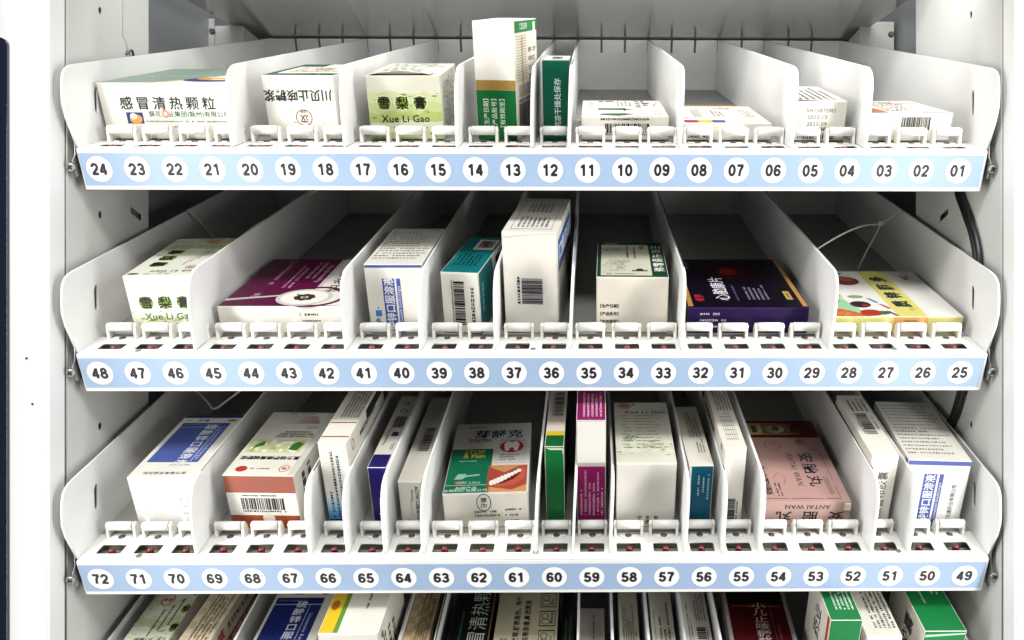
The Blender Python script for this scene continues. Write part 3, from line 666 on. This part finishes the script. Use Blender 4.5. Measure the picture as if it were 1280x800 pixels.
b.ell('T', .1, .32, 17, 14, '#2c4a30', lay=.7).ell('T', .33, .24, 14, 12, '#3a2230', lay=.7).ell('T', .36, .22, 5, 5, '#8c2c2a', lay=.9).ell('T', .34, .4, 11, 6, '#8aa06a', lay=.7)
b.ell('T', .36, .075, 15, 11, '#a93a1f', lay=.7).poly('T', [(.43, .03), (.5, .06), (.51, .1), (.43, .11)], '#3c7030', lay=.8)
for u, v, c in ((.445, .32, '#4f78b5'), (.5, .2, '#b8453a'), (.51, .06, '#9a2a6c')): b.poly('T', [(u-.035, v+.05), (u-.01, v+.045), (u+.035, v-.04), (u+.01, v-.05)], c, lay=.7)
b.done()

# ---- third shelf
b = Box(3, 146, 232, 79, 158, 0, 'white box with a blue panelled lid behind numbers 72 to 70', faces={'F': '#f3f1ec', 'T': '#e6e4da'})
b.rect('T', .08, .22, .86, .86, '#4a5c9e').rect('T', .08, .80, .86, .86, '#33468a', lay=.3).rect('T', .0, .95, 1, 1, '#2b3a70').rect('T', .08, .785, .86, .795, '#aab6da', lay=.5)
b.text('T', .60, .50, '硫酸锌口服溶液', 13.5, '#e9ebf2', 0, .02, vert=True, line=1.12, sx=1.25).rect('T', .73, .23, .742, .79, '#ccd3e8', lay=.5).text('T', .795, .50, 'Liusuanxin Koufurongye', 6.4, '#d4daea', -90, .008, 1.2)
b.fine('T', .12, .815, .8, .845, 1, '#8c98c4').fine('T', .48, .16, .9, .2, 1, '#a9a59a').text('T', .5, .06, '河北药业有限公司', 6.2, '#3c3a38', 0, .008, 1.25)
b.fine('T', .12, .885, .22, .92, 1, '#7d8a4a').text('T', .33, .905, '护', 7, '#2f6aa8', 0, .03).rect('T', .4, .885, .47, .925, '#3c7cc0').ell('T', .85, .905, 7, 2.6, '#b03a34')
for i in range(3): b.fine('F', .72, .56-.14*i, .92, .61-.14*i, 1, '#9b988f')
b.poly('F', [(.03, .36), (.3, .30), (.7, .25), (.97, .24), (.97, .235), (.7, .24), (.3, .285), (.03, .34)], '#e6e3dc', 'crease', .2)
b.done()
b = Box(3, 267, 359, 81.5, 162, 1.5, 'white box with two rust-orange bands and a barcode behind numbers 69 to 67', faces={'F': '#e9e6dd', 'T': '#dedacd', 'R': '#dcd8cc'})
b.rect('F', 0, .0, 1, .25, '#9c4320').rect('F', 0, .68, 1, 1, '#9c4320').barcode('F', .2, .36, .8, .58, digits=True).fine('F', .22, .6, .78, .655, 1, '#2c2a28').ell('F', .55, .2, 8, 7, '#ead9cc', lay=.8)
b.rect('T', .05, .33, .86, .53, '#c7cf9a')
for i in range(26):
    b.ell('T', b.rng.uniform(.08, .83), b.rng.uniform(.345, .515), b.rng.uniform(2, 6), b.rng.uniform(2, 5), b.rng.choice(('#e9edd6', '#f2f3ea', '#a3b85c', '#8aa64a', '#dfe6c0')), 'printed_panel', .4+i*.01, 9)
b.poly('T', [(.12, .38), (.2, .42), (.27, .44), (.25, .5), (.17, .47)], '#3f7a2a', lay=.9).poly('T', [(.66, .38), (.8, .36), (.84, .47), (.74, .5), (.68, .46)], '#3a7428', lay=.9).rect('T', .9, 0, .995, 1, '#c9c7c0', lay=.2)
b.text('T', .49, .25, '复方桔梗麻黄碱糖浆', 8.8, '#201f1e', 180, .03, sx=1.0).ell('T', .2, .09, 7.5, 6.5, '#b0332d').ring('T', .8, .1, 6.5, 8, 1, '#b0332d').text('T', .8, .1, '杨', 6, '#b0332d', 180).fine('T', .32, .08, .62, .11, 1, '#625f57')
b.text('T', .62, .625, 'FU FANG JIE GENG\nMA HUANG JIAN\nTANG JIANG', 6.4, '#35332f', 180, .015, line=.95).fine('T', .7, .71, .9, .76, 2, '#6b6860')
for j in range(9):
    for i in range(13-j//2): b.rect('T', .28+i*.045+.01*j, .80+.015*j, .30+i*.045+.01*j+.001*i, .806+.015*j+.0006*i, '#8c3b42' if i > 4 else '#b9a39c', 'emblem', .6)
b.fine('T', .3, .95, .9, .98, 1, '#55524a').fine('R', .1, .15, .35, .9, 2, '#3a3834', True)
b.done()
b = Box(3, 395.5, 432, 130.5, 175, 0, 'tall white box with blue fading foot behind number 66', faces={'T': '#dcd8cc', 'R': '#dfdbd0'}, w0=1)
b.rect('F', 0, 0, 1, .11, '#16244e')
for i, c in enumerate(('#4f93c8', '#6ba6d2', '#8abadc', '#abcfe4', '#cbdfe8')): b.rect('F', 0, .11+.05*i, 1, .16+.05*i, c)
for i, (a, e) in enumerate(((.13, .42), (.13, .9), (.13, .85), (.13, .48))): b.fine('F', .16+.19*i, a, .28+.19*i, e, 1, '#26507c' if i != 1 else '#4a4a50', True, .85, .3, .02)
b.rect('T', 0, .07, 1, .085, '#8a5352').rect('T', 0, .27, 1, .285, '#8a5352').fine('T', .25, .36, .95, .95, 6, '#3c3a36', True).ring('R', .12, .88, 5, 8, 1.6, '#b0332d').fine('R', .3, .8, .9, .9, 1, '#4a4844').rect('R', .5, .86, .95, .97, '#2a2a2c', lay=.1)
b.done()
b = Box(3, 453.5, 478, 93, 190, 0, 'narrow box with navy end and white barcode side behind number 65', faces={'F': '#23186b', 'T': '#d5d1c5', 'R': '#cfcbc0', 'L': '#bdb9ae'})
b.rect('T', 0, 0, 1, .16, '#20155f').text('F', .6, .44, '巴儿', 8, '#c9c6e6', 90, .02).text('F', .5, .42, '®', 4, '#c9c6e6', 90).poly('F', [(.34, .24), (.62, .30), (.9, .24), (.62, .18)], '#e6e6ea').poly('F', [(.5, .22), (.62, .29), (.75, .23), (.62, .2)], '#4f8a4a', lay=.5).fine('F', .8, .3, .92, .6, 1, '#a9a4d6', True)
b.barcode('T', .3, .52, .95, .68, False, digits=False).text('T', .3, .4, 'Propranolol Tablets', 5, '#3a3834', 90, .01, 1.1).fine('T', .7, .22, .9, .32, 2, K, True).ring('T', .6, .76, 5, 6, 1.3, '#2d3558').rect('T', .5, .4, .85, .46, '#2d3558').fine('T', .35, .85, .75, .95, 2, GRY, True)
b.done()
b = Box(3, 490, 520.5, 71.5, 226, 0, 'narrow greyish white box with barcode on its long top behind number 64', faces={'F': '#dedacd', 'T': '#cfcbbe'})
b.text('F', .78, .52, 'ACYW 口服滴丸剂', 6.8, '#2a2926', -90, .012).fine('F', .5, .6, .62, .9, 1, '#3a3834', True).fine('F', .45, .25, .52, .7, 1, '#9a968c', True).ring('F', .35, .13, 4, 3.4, 1.2, '#3a3834')
b.barcode('T', .4, .32, .82, .6, True, side=-1).fine('T', .3, .66, .8, .9, 4, '#8a867a', True)
b.done()
b = Box(3, 546.5, 657, 54, 176, -2.8, 'flat white box with tooth and smile pictures and green panel behind numbers 63 to 61', faces={'T': '#dcd9d0', 'F': '#e0dbcf'})
b.rect('T', .0, .0, .53, .10, '#136247').rect('T', .0, .105, .53, .60, '#156b4c').text('T', .26, .05, '品牌产品\n生物科技有限公司', 6, '#b9d6c4', 0, .012, line=.9, sx=1.2)
b.text('T', .3, .525, 'STOP\n& Pain', 13, '#c3b848', 0, .03, line=.78, sx=.92).fine('T', .12, .41, .42, .44, 1, '#a9c9b4').text('T', .28, .135, '内附 2.0ml', 7, '#a9c9b4').rect('T', .12, .12, .22, .15, '#b8574a', lay=.6)
b.poly('T', [(.1, .18), (.14, .25), (.24, .25), (.24, .23), (.4, .245), (.4, .225), (.24, .21), (.2, .18)], '#8fb9a0', lay=.6)
b.rect('T', .5, .0, .975, .36, '#c98f5c').poly('T', [(.5, .34), (.7, .26), (.86, .34), (.975, .355), (.975, .1), (.8, .03), (.5, .08)], '#a84a37', lay=.3).poly('T', [(.52, .12), (.68, .2), (.84, .31), (.95, .32), (.96, .2), (.84, .1), (.65, .07)], '#c25a45', lay=.5).poly('T', [(.53, .12), (.66, .19), (.78, .27), (.88, .31), (.9, .25), (.82, .17), (.7, .12), (.6, .10)], '#6a1f1c', lay=.6)
for i in range(9):
    t = i/8; u = .555+.32*t; v = .125+.155*t**1.15; b.ell('T', u, v, 3.2, 4.2+3*math.sin(math.pi*min(1, t+.2)), '#efe9dc', 'printed_panel', .8+.01*i, 10)
for i in range(9): b.rect('T', .56+.045*i, .37, .5625+.045*i, .70, '#b8b5ae', 'fine_print', .1)
for i in range(7): b.rect('T', .55, .39+.045*i, .97, .394+.045*i, '#b8b5ae', 'fine_print', .2)
b.ell('T', .76, .63, 17, 16, '#b02c2c', lay=.6).poly('T', [(.66, .66), (.70, .71), (.76, .69), (.82, .71), (.86, .66), (.84, .57), (.80, .56), (.78, .61), (.74, .61), (.72, .56), (.68, .57)], '#efeeea', lay=.8)
b.text('T', .58, .825, '芽舒克', 22.5, '#173a5a', 0, .022, sx=1.05).text('T', .335, .725, 'TOOTH', 11.5, '#9a2f2c', 0, .035, 1.0, sx=.78).fine('T', .18, .92, .4, .955, 1, K, ragged=0).fine('T', .62, .73, .92, .75, 1, GRY).rect('T', .6, .715, .95, .72, GRY, 'fine_print').fine('T', .62, .42, .86, .52, 3, GRY)
b.fine('F', .36, .30, .66, .52, 2, '#6b6860').fine('F', .72, .46, .90, .56, 1, K).fine('F', .72, .30, .90, .40, 1, K).fine('F', .72, .14, .90, .24, 1, K)
b.ring('F', .475, .73, 9.5, 13.5, .9, '#2a2a35', 'pen_mark', 1.5).text('F', .475, .73, '牙痛', 8.5, '#2a2a35', 90, .0, part='pen_mark')
b.done()
b = Box(3, 680, 704.5, 123.5, 160, 0, 'narrow green-fronted box with yellow line and white top behind number 60', col='#dcd8cc', faces={'F': '#0f6a33', 'L': '#0c4a28', 'R': '#0c3a22', 'T': '#d9cfc6'})
b.rect('T', 0, 0, 1, .17, '#0f5a2e').rect('T', 0, .17, 1, .235, '#d9b81c').barcode('T', .35, .48, .85, .9, True, side=-1)
for i in range(3): b.text('F', .36+.2*i, .07, '期', 4, '#a9d0b0')
b.poly('F', [(.02, .99), (.3, .985), (.96, .985), (.98, .94), (.94, .90), (.92, .965), (.3, .965)], '#d9ddd2', 'crease', .3)
b.done()
b = Box(3, 720.5, 757.5, 161.5, 90, 0, 'tall magenta and white box with tiny white print behind number 59', faces={'F': '#8a0f58', 'T': '#7a0d4e', 'L': '#dcd8cc', 'R': '#dcd8cc'})
b.rect('F', 0, .62, 1, 1, '#e9e6de').rect('F', 0, .585, 1, .62, '#b9b6ae')
b.fine('F', .08, .12, .95, .57, 6, '#dba6c4', True, .5, .3, .5).fine('T', .18, .1, .9, .95, 5, '#dba6c4', True)
b.done()
b = Box(3, 771.5, 848.5, 98.5, 160, 0, 'white carton with pale green pear-print top and plain end behind numbers 58 and 57', faces={'F': '#e3dfd5', 'T': '#d3d2c2'})
hills(b, 'T', .12, .40, ('#d3d3c0', '#d6d6c6', '#ccd0b8', '#d9d9cb'))
b.text('T', .56, .82, 'Xue Li Gao', 11.5, '#2f3a44', 0, .012, 1.1).ring('T', .2, .93, 9, 9, 1.2, RED).ell('T', .2, .93, 6.5, 6, '#c98a84', lay=.8).text('T', .2, .93, '康恩', 5, RED).ell('T', .36, .955, 1.5, 2, K)
for r in range(11):
    b.fine('T', .1+.03*(r % 3), .74-.052*r, .2+.1*b.rng.random(), .765-.052*r, 1, '#3c3d38', ragged=0); b.fine('T', .36, .74-.052*r, .85, .765-.052*r, 1, '#3c3d38', ragged=.35)
for _ in range(8):
    u = b.rng.uniform(.05, .4); b.poly('T', [(u, .32), (u+.01, .32), (u+.14, .42), (u+.12, .43)], '#93a084', lay=.3)
for i in range(3): b.text('F', .40+.14*i, .12, ('【产日', '【批号', '【期至')[i], 5.6, K, 90, .02)
b.done()
b = Box(3, 864.5, 896, 94.5, 154, -1.5, 'narrow white box with teal end panel behind number 56', faces={'F': '#0c5670', 'T': '#d5d1c4', 'L': '#e0ddd2'})
b.rect('F', 0, 0, .10, 1, '#dedad0')
for i, (a, e) in enumerate(((.4, .86), (.46, .86), (.34, .86))): b.fine('F', .36+.2*i, a+.12, .46+.2*i, e, 1, '#b9d3d8', True, .8, .4, 0)
b.fine('T', .3, .45, .85, .95, 4, '#6b6860', True).fine('T', .5, .2, .85, .42, 3, '#4a4844', True).fine('L', .1, .72, .2, .9, 3, GRY)
b.done()
b = Box(3, 907.5, 936.5, 121.5, 165, -1, 'narrow white box with low barcode and ruled table on top behind number 55', faces={'F': '#e6e2d8', 'T': '#d9d5c9', 'L': '#dcd8cd'})
b.barcode('F', .12, .10, .68, .36, True)
for i in range(6): b.rect('T', .25+.1*i, .12, .262+.1*i, .48, '#625f57', 'fine_print')
for i in range(6): b.rect('T', .25, .12+.07*i, .75, .126+.07*i, '#625f57', 'fine_print', 1.8)
b.fine('T', .2, .58, .95, .98, 5, '#4a4844', True).ell('L', .9, .93, 4, 5, '#b0402f').fine('L', .1, .8, .7, .9, 1, '#3a3834').text('T', .6, .52, '【片】', 4, '#4a4844')
b.done()
b = Box(3, 961.5, 1080, 39, 209, .4, 'pink box with dark red band and black brush characters behind numbers 54 to 52', col='#b9958d', faces={'T': '#b9958d', 'F': '#be9b93', 'R': '#b98a82'})
b.rect('T', 0, .76, 1, 1, '#5a0f18').rect('T', .10, .80, .78, .96, '#c3b578').rect('T', .3, .81, .66, .95, '#6a624a', lay=.4).ell('T', .48, .875, 13, 11, '#a8a38f', lay=.7).ell('T', .48, .885, 6, 8, '#4a4438', lay=.9).ell('T', .41, .87, 6, 9, '#8c846c', lay=.9).rect('T', .17, .83, .24, .93, '#4a4530', lay=.6)
b.text('T', .705, .36, '安胎丸', 22, '#1d2630', -90, .006, sp=1.2, sx=1.2).text('T', .515, .36, 'ANTAI WAN', 12.5, '#4a3a3c', -90, -.004, 1.15)
for (u0, v0, u1, v1) in ((.04, .03, .045, .4), (.04, .03, .9, .035), (.9, .03, .905, .6), (.8, .6, .905, .605), (.8, .6, .805, .74)): b.rect('T', u0, v0, u1, v1, '#5a3236', 'fine_print')
for r in (46, 38, 30, 22, 14): b.ring('T', .52, .2, r, r*.9, 1.2, '#c4948c', 'emblem', .3)
b.ring('T', .36, .66, 12, 16, 2.5, '#b07a70', 'emblem', .3).ell('T', .36, .68, 6, 8, '#b98078', lay=.4).ring('T', .1, .66, 9, 12, 2, '#b98078', 'emblem', .3).ring('T', .12, .55, 7, 9, 2, '#b98078', 'emblem', .3).ring('T', .3, .25, 8, 14, 2, '#bd8880', 'emblem', .3)
b.ring('T', .72, .70, 7, 7, 1.4, '#4a3036').text('T', .72, .70, '寿', 9, '#4a3036', 90).text('T', .125, .23, '安胎丸蜜丸每丸', 10, '#2c2226', 90, .02, .9).fine('T', .2, .06, .28, .2, 2, '#4a3036', True).fine('T', .8, .08, .86, .3, 3, '#7a5a58', True)
b.text('F', .52, .80, 'ANTAI WAN', 9, '#3a2a2c', 180, .0, 1.05, sx=1.12).text('F', .55, .40, '安胎丸', 18, '#1d2226', 180, .012, sp=2.2, sx=1.2)
fl = bmesh.new(); box(fl, Vector((b.W/2-9, -2.6, b.H-12))*S, Vector((b.W/2-.5, -.9, b.H-2))*S, bev=.5*S)
for v_ in fl.verts: v_.co.y += .0012*math.sin(v_.co.z*900)
finish('tape_scrap', fl, ink('#d9cfc0'), b.root)
b.done()
b = Box(3, 1097, 1132, 110, 160, .5, 'narrow white box with vertical black title and barcode top behind number 51', faces={'T': '#dedbd0', 'L': '#dcd8cc'})
b.text('F', .52, .40, '塞来昔布胶囊', 14, '#2c2b29', 90, .0, 1.0)
b.barcode('T', .3, .32, .72, .66, True, side=-1).fine('T', .2, .7, .95, .97, 4, '#4a4844', True).fine('T', .8, .4, .92, .66, 1, '#3a3834', True).ell('L', .12, .75, 8, 10, '#3d5a8c').fine('L', .5, .6, .95, .75, 2, '#7a5a58')
b.done()
b = Box(3, 1146, 1226, 102, 154, 3, 'white box with blue lid edge and blue title panel behind numbers 50 and 49', faces={'F': '#eeece6', 'T': '#d5d3ca', 'L': '#dedbd2'})
zinc_front(b); b.rect('F', .0, .93, 1, 1, '#4557a4').rect('F', .12, .25, .2, .33, '#3c8cc8').text('F', .80, .36, '河北通药业有限公司', 6.6, '#3c3a38', 90, .006).fine('T', .06, .08, .95, .95, 15, '#6a685f', False, .36, .4, .4)
b.rect('L', .94, 0, 1, 1, '#4557a4')
b.done()

# ---- lowest shelf (only its rear tops show)
G4 = 'medicine boxes lying in the shelf lanes'
b = Box(4, 116, 176, 92, 170, 0, 'pear-print box with red seal and green discs below number 71', faces={'T': '#d3d4c2'}, v=66)
hills(b, 'T', .2, .75, ('#c5c9b0', '#cfd2bd', '#b2bb98', '#d9dac8'))
for i in range(3): b.ell('T', .93, .42+.2*i, 5, 9, '#7f9a2e').text('T', .93, .42+.2*i, '雪梨膏'[i], 11, K, 0, .03)
b.ring('T', .38, .72, 9, 11, 1.3, RED).text('T', .38, .72, '康恩', 7, RED).text('T', .62, .88, 'Xue Li Gao', 10, K, 0, .02)
for j in range(3): b.fine('T', .42+.15*j, .32+.06*j, .5+.15*j, .6+.06*j, 1, '#2c2c28', True, ragged=0)
for _ in range(14):
    u = b.rng.uniform(.05, .8); b.poly('T', [(u, .2), (u+.015, .2), (u+.12, .3), (u+.1, .31)], '#55683f', lay=.3)
b.done()
b = Box(4, 190, 232, 96, 185, 2.5, 'tan checked box with red-lettered side below number 70', col='#d8cdb8', faces={'T': '#dccfb4', 'R': '#cfc2ac'}, v=60)
for j in range(14):
    for i in range(5):
        if (i+j) % 2: b.rect('T', .05+.18*i, .04+.068*j, .23+.18*i, .108+.068*j, '#cdb894')
b.fine('T', .25, .1, .9, .96, 5, '#4a4238', True).rect('R', 0, .45, 1, .66, '#8f2a22').text('R', .6, .555, '小儿止咳糖浆颗粒', 16, '#d9b0a0', 0, .03).text('R', .35, .82, '止咳', 18, '#a03a30', 0, .04).fine('R', .5, .74, .95, .9, 1, K)
b.done()
b = Box(4, 285, 368, 86, 165, 0, 'white box with deep navy lid panel and white characters below number 67', faces={'T': '#d0cec4'}, v=58)
b.rect('T', .05, .05, .86, .85, '#1b2763').rect('T', .05, .78, .86, .85, '#16205a', lay=.3).rect('T', .05, .765, .86, .775, '#aab6da', lay=.5).text('T', .52, .51, '硫酸锌口服溶液', 13.2, '#d9dbe6', 0, .015, vert=True, line=1.08, sx=1.2).rect('T', .66, .08, .668, .76, '#ccd3e8', lay=.5).text('T', .74, .42, 'Liusuanxin Koufurongye', 6.8, '#c4cade', -90, .008, 1.2).fine('T', .1, .8, .6, .83, 1, '#6c78a4').ell('T', .84, .91, 6, 4, '#8c2a26').rect('T', .32, .89, .45, .93, '#2c4a80')
b.done()
b = Box(4, 399, 474, 153, 120, 0, 'white box with yellow and green lid stripe below number 65', faces={'T': '#dbdacd', 'R': '#cfcbbf', 'F': '#e4e2da'}, w0=1)
b.rect('T', 0, 0, .24, 1, '#d9b51f').rect('T', .24, 0, .32, 1, '#5c8a2f').ell('T', .11, .4, 5, 9, '#a05a1c').fine('T', .62, .35, .7, .75, 1, '#4a4844', True).fine('R', .1, .4, .6, .9, 3, '#3a3834', True).ell('R', .12, .9, 4, 5, '#4a4c58')
b.done()
b = Box(4, 486, 521, 88, 170, 0, 'tan checked box with small dark print below number 64', col='#d3c2a2', faces={'T': '#d8c4a0', 'R': '#c9c4ba'}, v=58)
for j in range(14):
    for i in range(4):
        if (i+j) % 2: b.rect('T', .05+.22*i, .03+.07*j, .27+.22*i, .1+.07*j, '#c9a878')
b.fine('T', .4, .1, .9, .9, 5, '#4a3c2c', True).rect('R', 0, .72, 1, .84, '#a03a2a').rect('R', 0, .84, 1, .9, '#d9c070').text('T', .25, .3, 'H', 12, '#efe6d2', 90)
b.done()
b = Box(4, 543, 600, 78, 175, 0, 'black-lidded box with pale thin characters below number 63', col='#17181a', faces={'T': '#0d0f10', 'F': '#101214'}, v=58)
b.text('T', .66, .56, '感冒清热颗', 27, '#c3ccbe', 90, -.002, 1.0).fine('T', .22, .1, .32, .85, 1, '#3f6b50', True).rect('T', .96, 0, 1, 1, '#8a6a2a')
b.done()
b = Box(4, 606, 692, 80, 172, 0, 'olive grey lid with printed columns and four outlined icons below numbers 62 and 61', col='#b5ae98', faces={'T': '#aea78e', 'R': '#23241f'}, v=58)
b.text('T', .16, .27, '【功能主治】', 9, '#2a281f', 90, .008).text('T', .34, .55, '疏风散寒,解表清热。用于', 9.5, '#2a281f', 90, .012).text('T', .5, .52, '发热,恶寒身痛,鼻流清涕', 9.5, '#2a281f', 90, .012)
for i in range(4):
    v0 = .1+.21*i
    for q in ((.7, v0, .96, v0+.012), (.7, v0+.16, .96, v0+.172), (.7, v0, .71, v0+.172), (.95, v0, .96, v0+.172)): b.rect('T', *q, '#2a281f', 'fine_print')
    b.ring('T', .79, v0+.11, 5, 6, 1.1, '#2a281f').ring('T', .80, v0+.05, 7, 5, 1.1, '#2a281f').fine('T', .87, v0+.03, .93, v0+.14, 1, '#2a281f', True)
b.done()
b = Box(4, 697, 714, 76, 170, 0, 'thin black box with faint green print below number 60', col='#131513', faces={'T': '#10120f'}, v=58, flap=False)
b.fine('T', .2, .1, .9, .8, 2, '#3f5a48', True)
b.done()
b = Box(4, 723, 757, 70, 130, 0, 'grey-white box with barcode on its short top below number 59', faces={'T': '#b5b0a5'}, v=62)
b.barcode('T', .45, .05, .9, .42, True, side=-1).fine('T', .5, .55, .62, .9, 1, '#2a2926', True).fine('T', .1, .12, .35, .3, 2, '#2a2926')
b.done()
for x0, x1, lab, mode in ((778, 805, 'narrow white box with dense grey print on top below number 58', 0), (823, 854.5, 'narrow white box with bold dotted print rows on top below number 57', 1), (870, 905, 'white box with barcode on its top right below number 56', 2)):
    b = Box(4, x0, x1, 72, 172, 0, lab, faces={'T': ('#e2dcc6', '#e6e1d0', '#e9e5d8')[mode]}, v=58)
    if mode == 0: b.fine('T', .15, .08, .9, .95, 6, '#4c4a40', True, .6, .3, .5)
    elif mode == 1: b.fine('T', .3, .05, .85, .9, 3, '#33312b', True, .55, .3, .6).fine('T', .1, .1, .2, .8, 1, '#8a867a', True)
    else: b.barcode('T', .45, .12, .8, .55, True).fine('T', .1, .1, .3, .9, 2, GRY, True).fine('T', .45, .62, .9, .95, 4, '#3a3834', True)
    b.done()
b = Box(4, 926, 1018, 78, 172, 1.5, 'dark maroon box with silver border and pale characters below numbers 54 and 53', col='#8f8a86', faces={'T': '#a39c98'}, v=58)
b.rect('T', .06, .0, .93, .93, '#4a0b12').rect('T', .06, .78, .93, .93, '#1c0a0c', lay=.3).rect('T', .12, .74, .88, .75, '#b06a5c', lay=.5).rect('T', .70, .05, .705, .74, '#b06a5c', lay=.5).text('T', .53, .56, '小儿止咳糖浆', 13, '#d9c2ba', 0, .008, vert=True, line=1.0, sx=1.6).fine('T', .74, .1, .8, .7, 1, '#9a4c44', True)
b.done()
b = Box(4, 1037, 1077, 170.5, 90, 0, 'green-topped box with white printed side and red line below number 52', faces={'T': '#13713a', 'F': '#157a40', 'L': '#d9d6cc'})
b.fine('T', .25, .2, .9, .95, 5, '#cfe3d2', True).rect('L', .88, 0, .96, 1, '#b03a34').text('L', .5, .75, '药业', 26, '#2a2926', 90, .006).rect('L', .96, 0, 1, 1, '#d9c070', lay=.2)
b.done()
b = Box(4, 1086, 1131, 143.5, 120, 0, 'white box with rows of dark print along its top below number 51', faces={'T': '#d5d2c6', 'L': '#cfcbbf'})
b.fine('T', .3, .12, .95, .95, 5, '#33312b', True, .55, .3, .3).rect('L', .8, .1, .84, .9, '#8a3a34').text('L', .9, .7, '片', 16, '#2a2926', 90, .03)
b.done()
b = Box(4, 1158, 1211, 152, 108, 0, 'green-topped box with white side and bold black characters below number 50', faces={'T': '#14753c', 'F': '#178045', 'L': '#d5d2c6'})
b.fine('T', .3, .45, .42, .95, 1, '#a9d0b0', True).fine('T', .6, .6, .85, .95, 2, '#a9d0b0', True).text('L', .6, .72, '胶囊', 28, '#2a2926', 90, .008).fine('L', .9, .2, .95, .95, 1, '#4a4844', True)
b.poly('F', [(.02, .965), (.98, .985), (.98, .97), (.02, .94)], '#bfe0c8', 'crease', .3)
b.done()

# ------------------------------------------------------------------ cables and ties
for i, (dx, lab) in enumerate(((0, 'black cable hanging inside the right wall, inner of the two'), (6.5, 'black cable hanging inside the right wall, outer and nearer the door frame'))):
    o_ = 8.6*i
    bm = bmesh.new(); tube(bm, [wp(1245.2, y-o_, z) for y, z in ((118, 240), (98, 179), (77, 146), (55, 111), (43, 72), (46, 20), (60, -40), (92, -104), (122, -146), (190, -200))], 4.1*S, 12)
    tag(finish('power_cable', bm, M['black']), lab, 'cable', 'black cables inside the right wall')
    
def tp(k, x, v, w): return wp(742, 0, 400-Y0[k]) + QT @ lp(x, v, w)
t = tag(empty('cable_tie', tp(2, 1200, 325, 78)), 'looped white nylon tie hooked over the right wall of the second shelf', 'cable tie', 'white nylon ties')
bm = bmesh.new(); tube(bm, [tp(2, 1236, 330, 98), tp(2, 1222, 328, 88), tp(2, 1203, 325, 77), tp(2, 1176, 318, 76), tp(2, 1146, 310, 68), tp(2, 1110, 302, 50), tp(2, 1086, 296, 34)], 1.5*S, 8)
tube(bm, [tp(2, 1203, 325, 77), tp(2, 1197, 318, 66), tp(2, 1186, 312, 46), tp(2, 1178, 314, 20), tp(2, 1175, 320, 1)], 1.5*S, 8)
bmesh.ops.transform(bm, matrix=Matrix.Translation(-t.location), verts=bm.verts); finish('strap', bm, M['tie'], t)
bm = bmesh.new(); box(bm, Vector((-4, -4, -4))*S, Vector((4, 4, 4))*S, bev=1.2*S); bmesh.ops.transform(bm, matrix=Matrix.Translation(tp(2, 1203, 325, 77)-t.location), verts=bm.verts); finish('lock_head', bm, M['tie'], t)
for k, lab in ((2, 'thin white nylon tie draped in the left lane of the second shelf'), (3, 'thin white nylon tie draped in the left lane of the third shelf')):
    bm = bmesh.new()
    if k == 2: tube(bm, [tp(2, 102.5, 322, 99), tp(2, 112, 330, 80), tp(2, 128, 345, 42), tp(2, 140, 362, 30), tp(2, 172, 382, 52), tp(2, 206, 402, 70), tp(2, 240, 435, 86), tp(2, 268, 470, 101), tp(2, 300, 520, 104)], 1.8*S, 6)
    else: tube(bm, [tp(3, 103, 300, 99), tp(3, 120, 300, 82), tp(3, 138, 296, 62), tp(3, 148, 294, 50), tp(3, 168, 300, 62), tp(3, 200, 310, 84), tp(3, 226, 318, 100)], 1.8*S, 6)
    tag(finish('cable_tie', bm, M['tie']), lab, 'cable tie', 'white nylon ties')
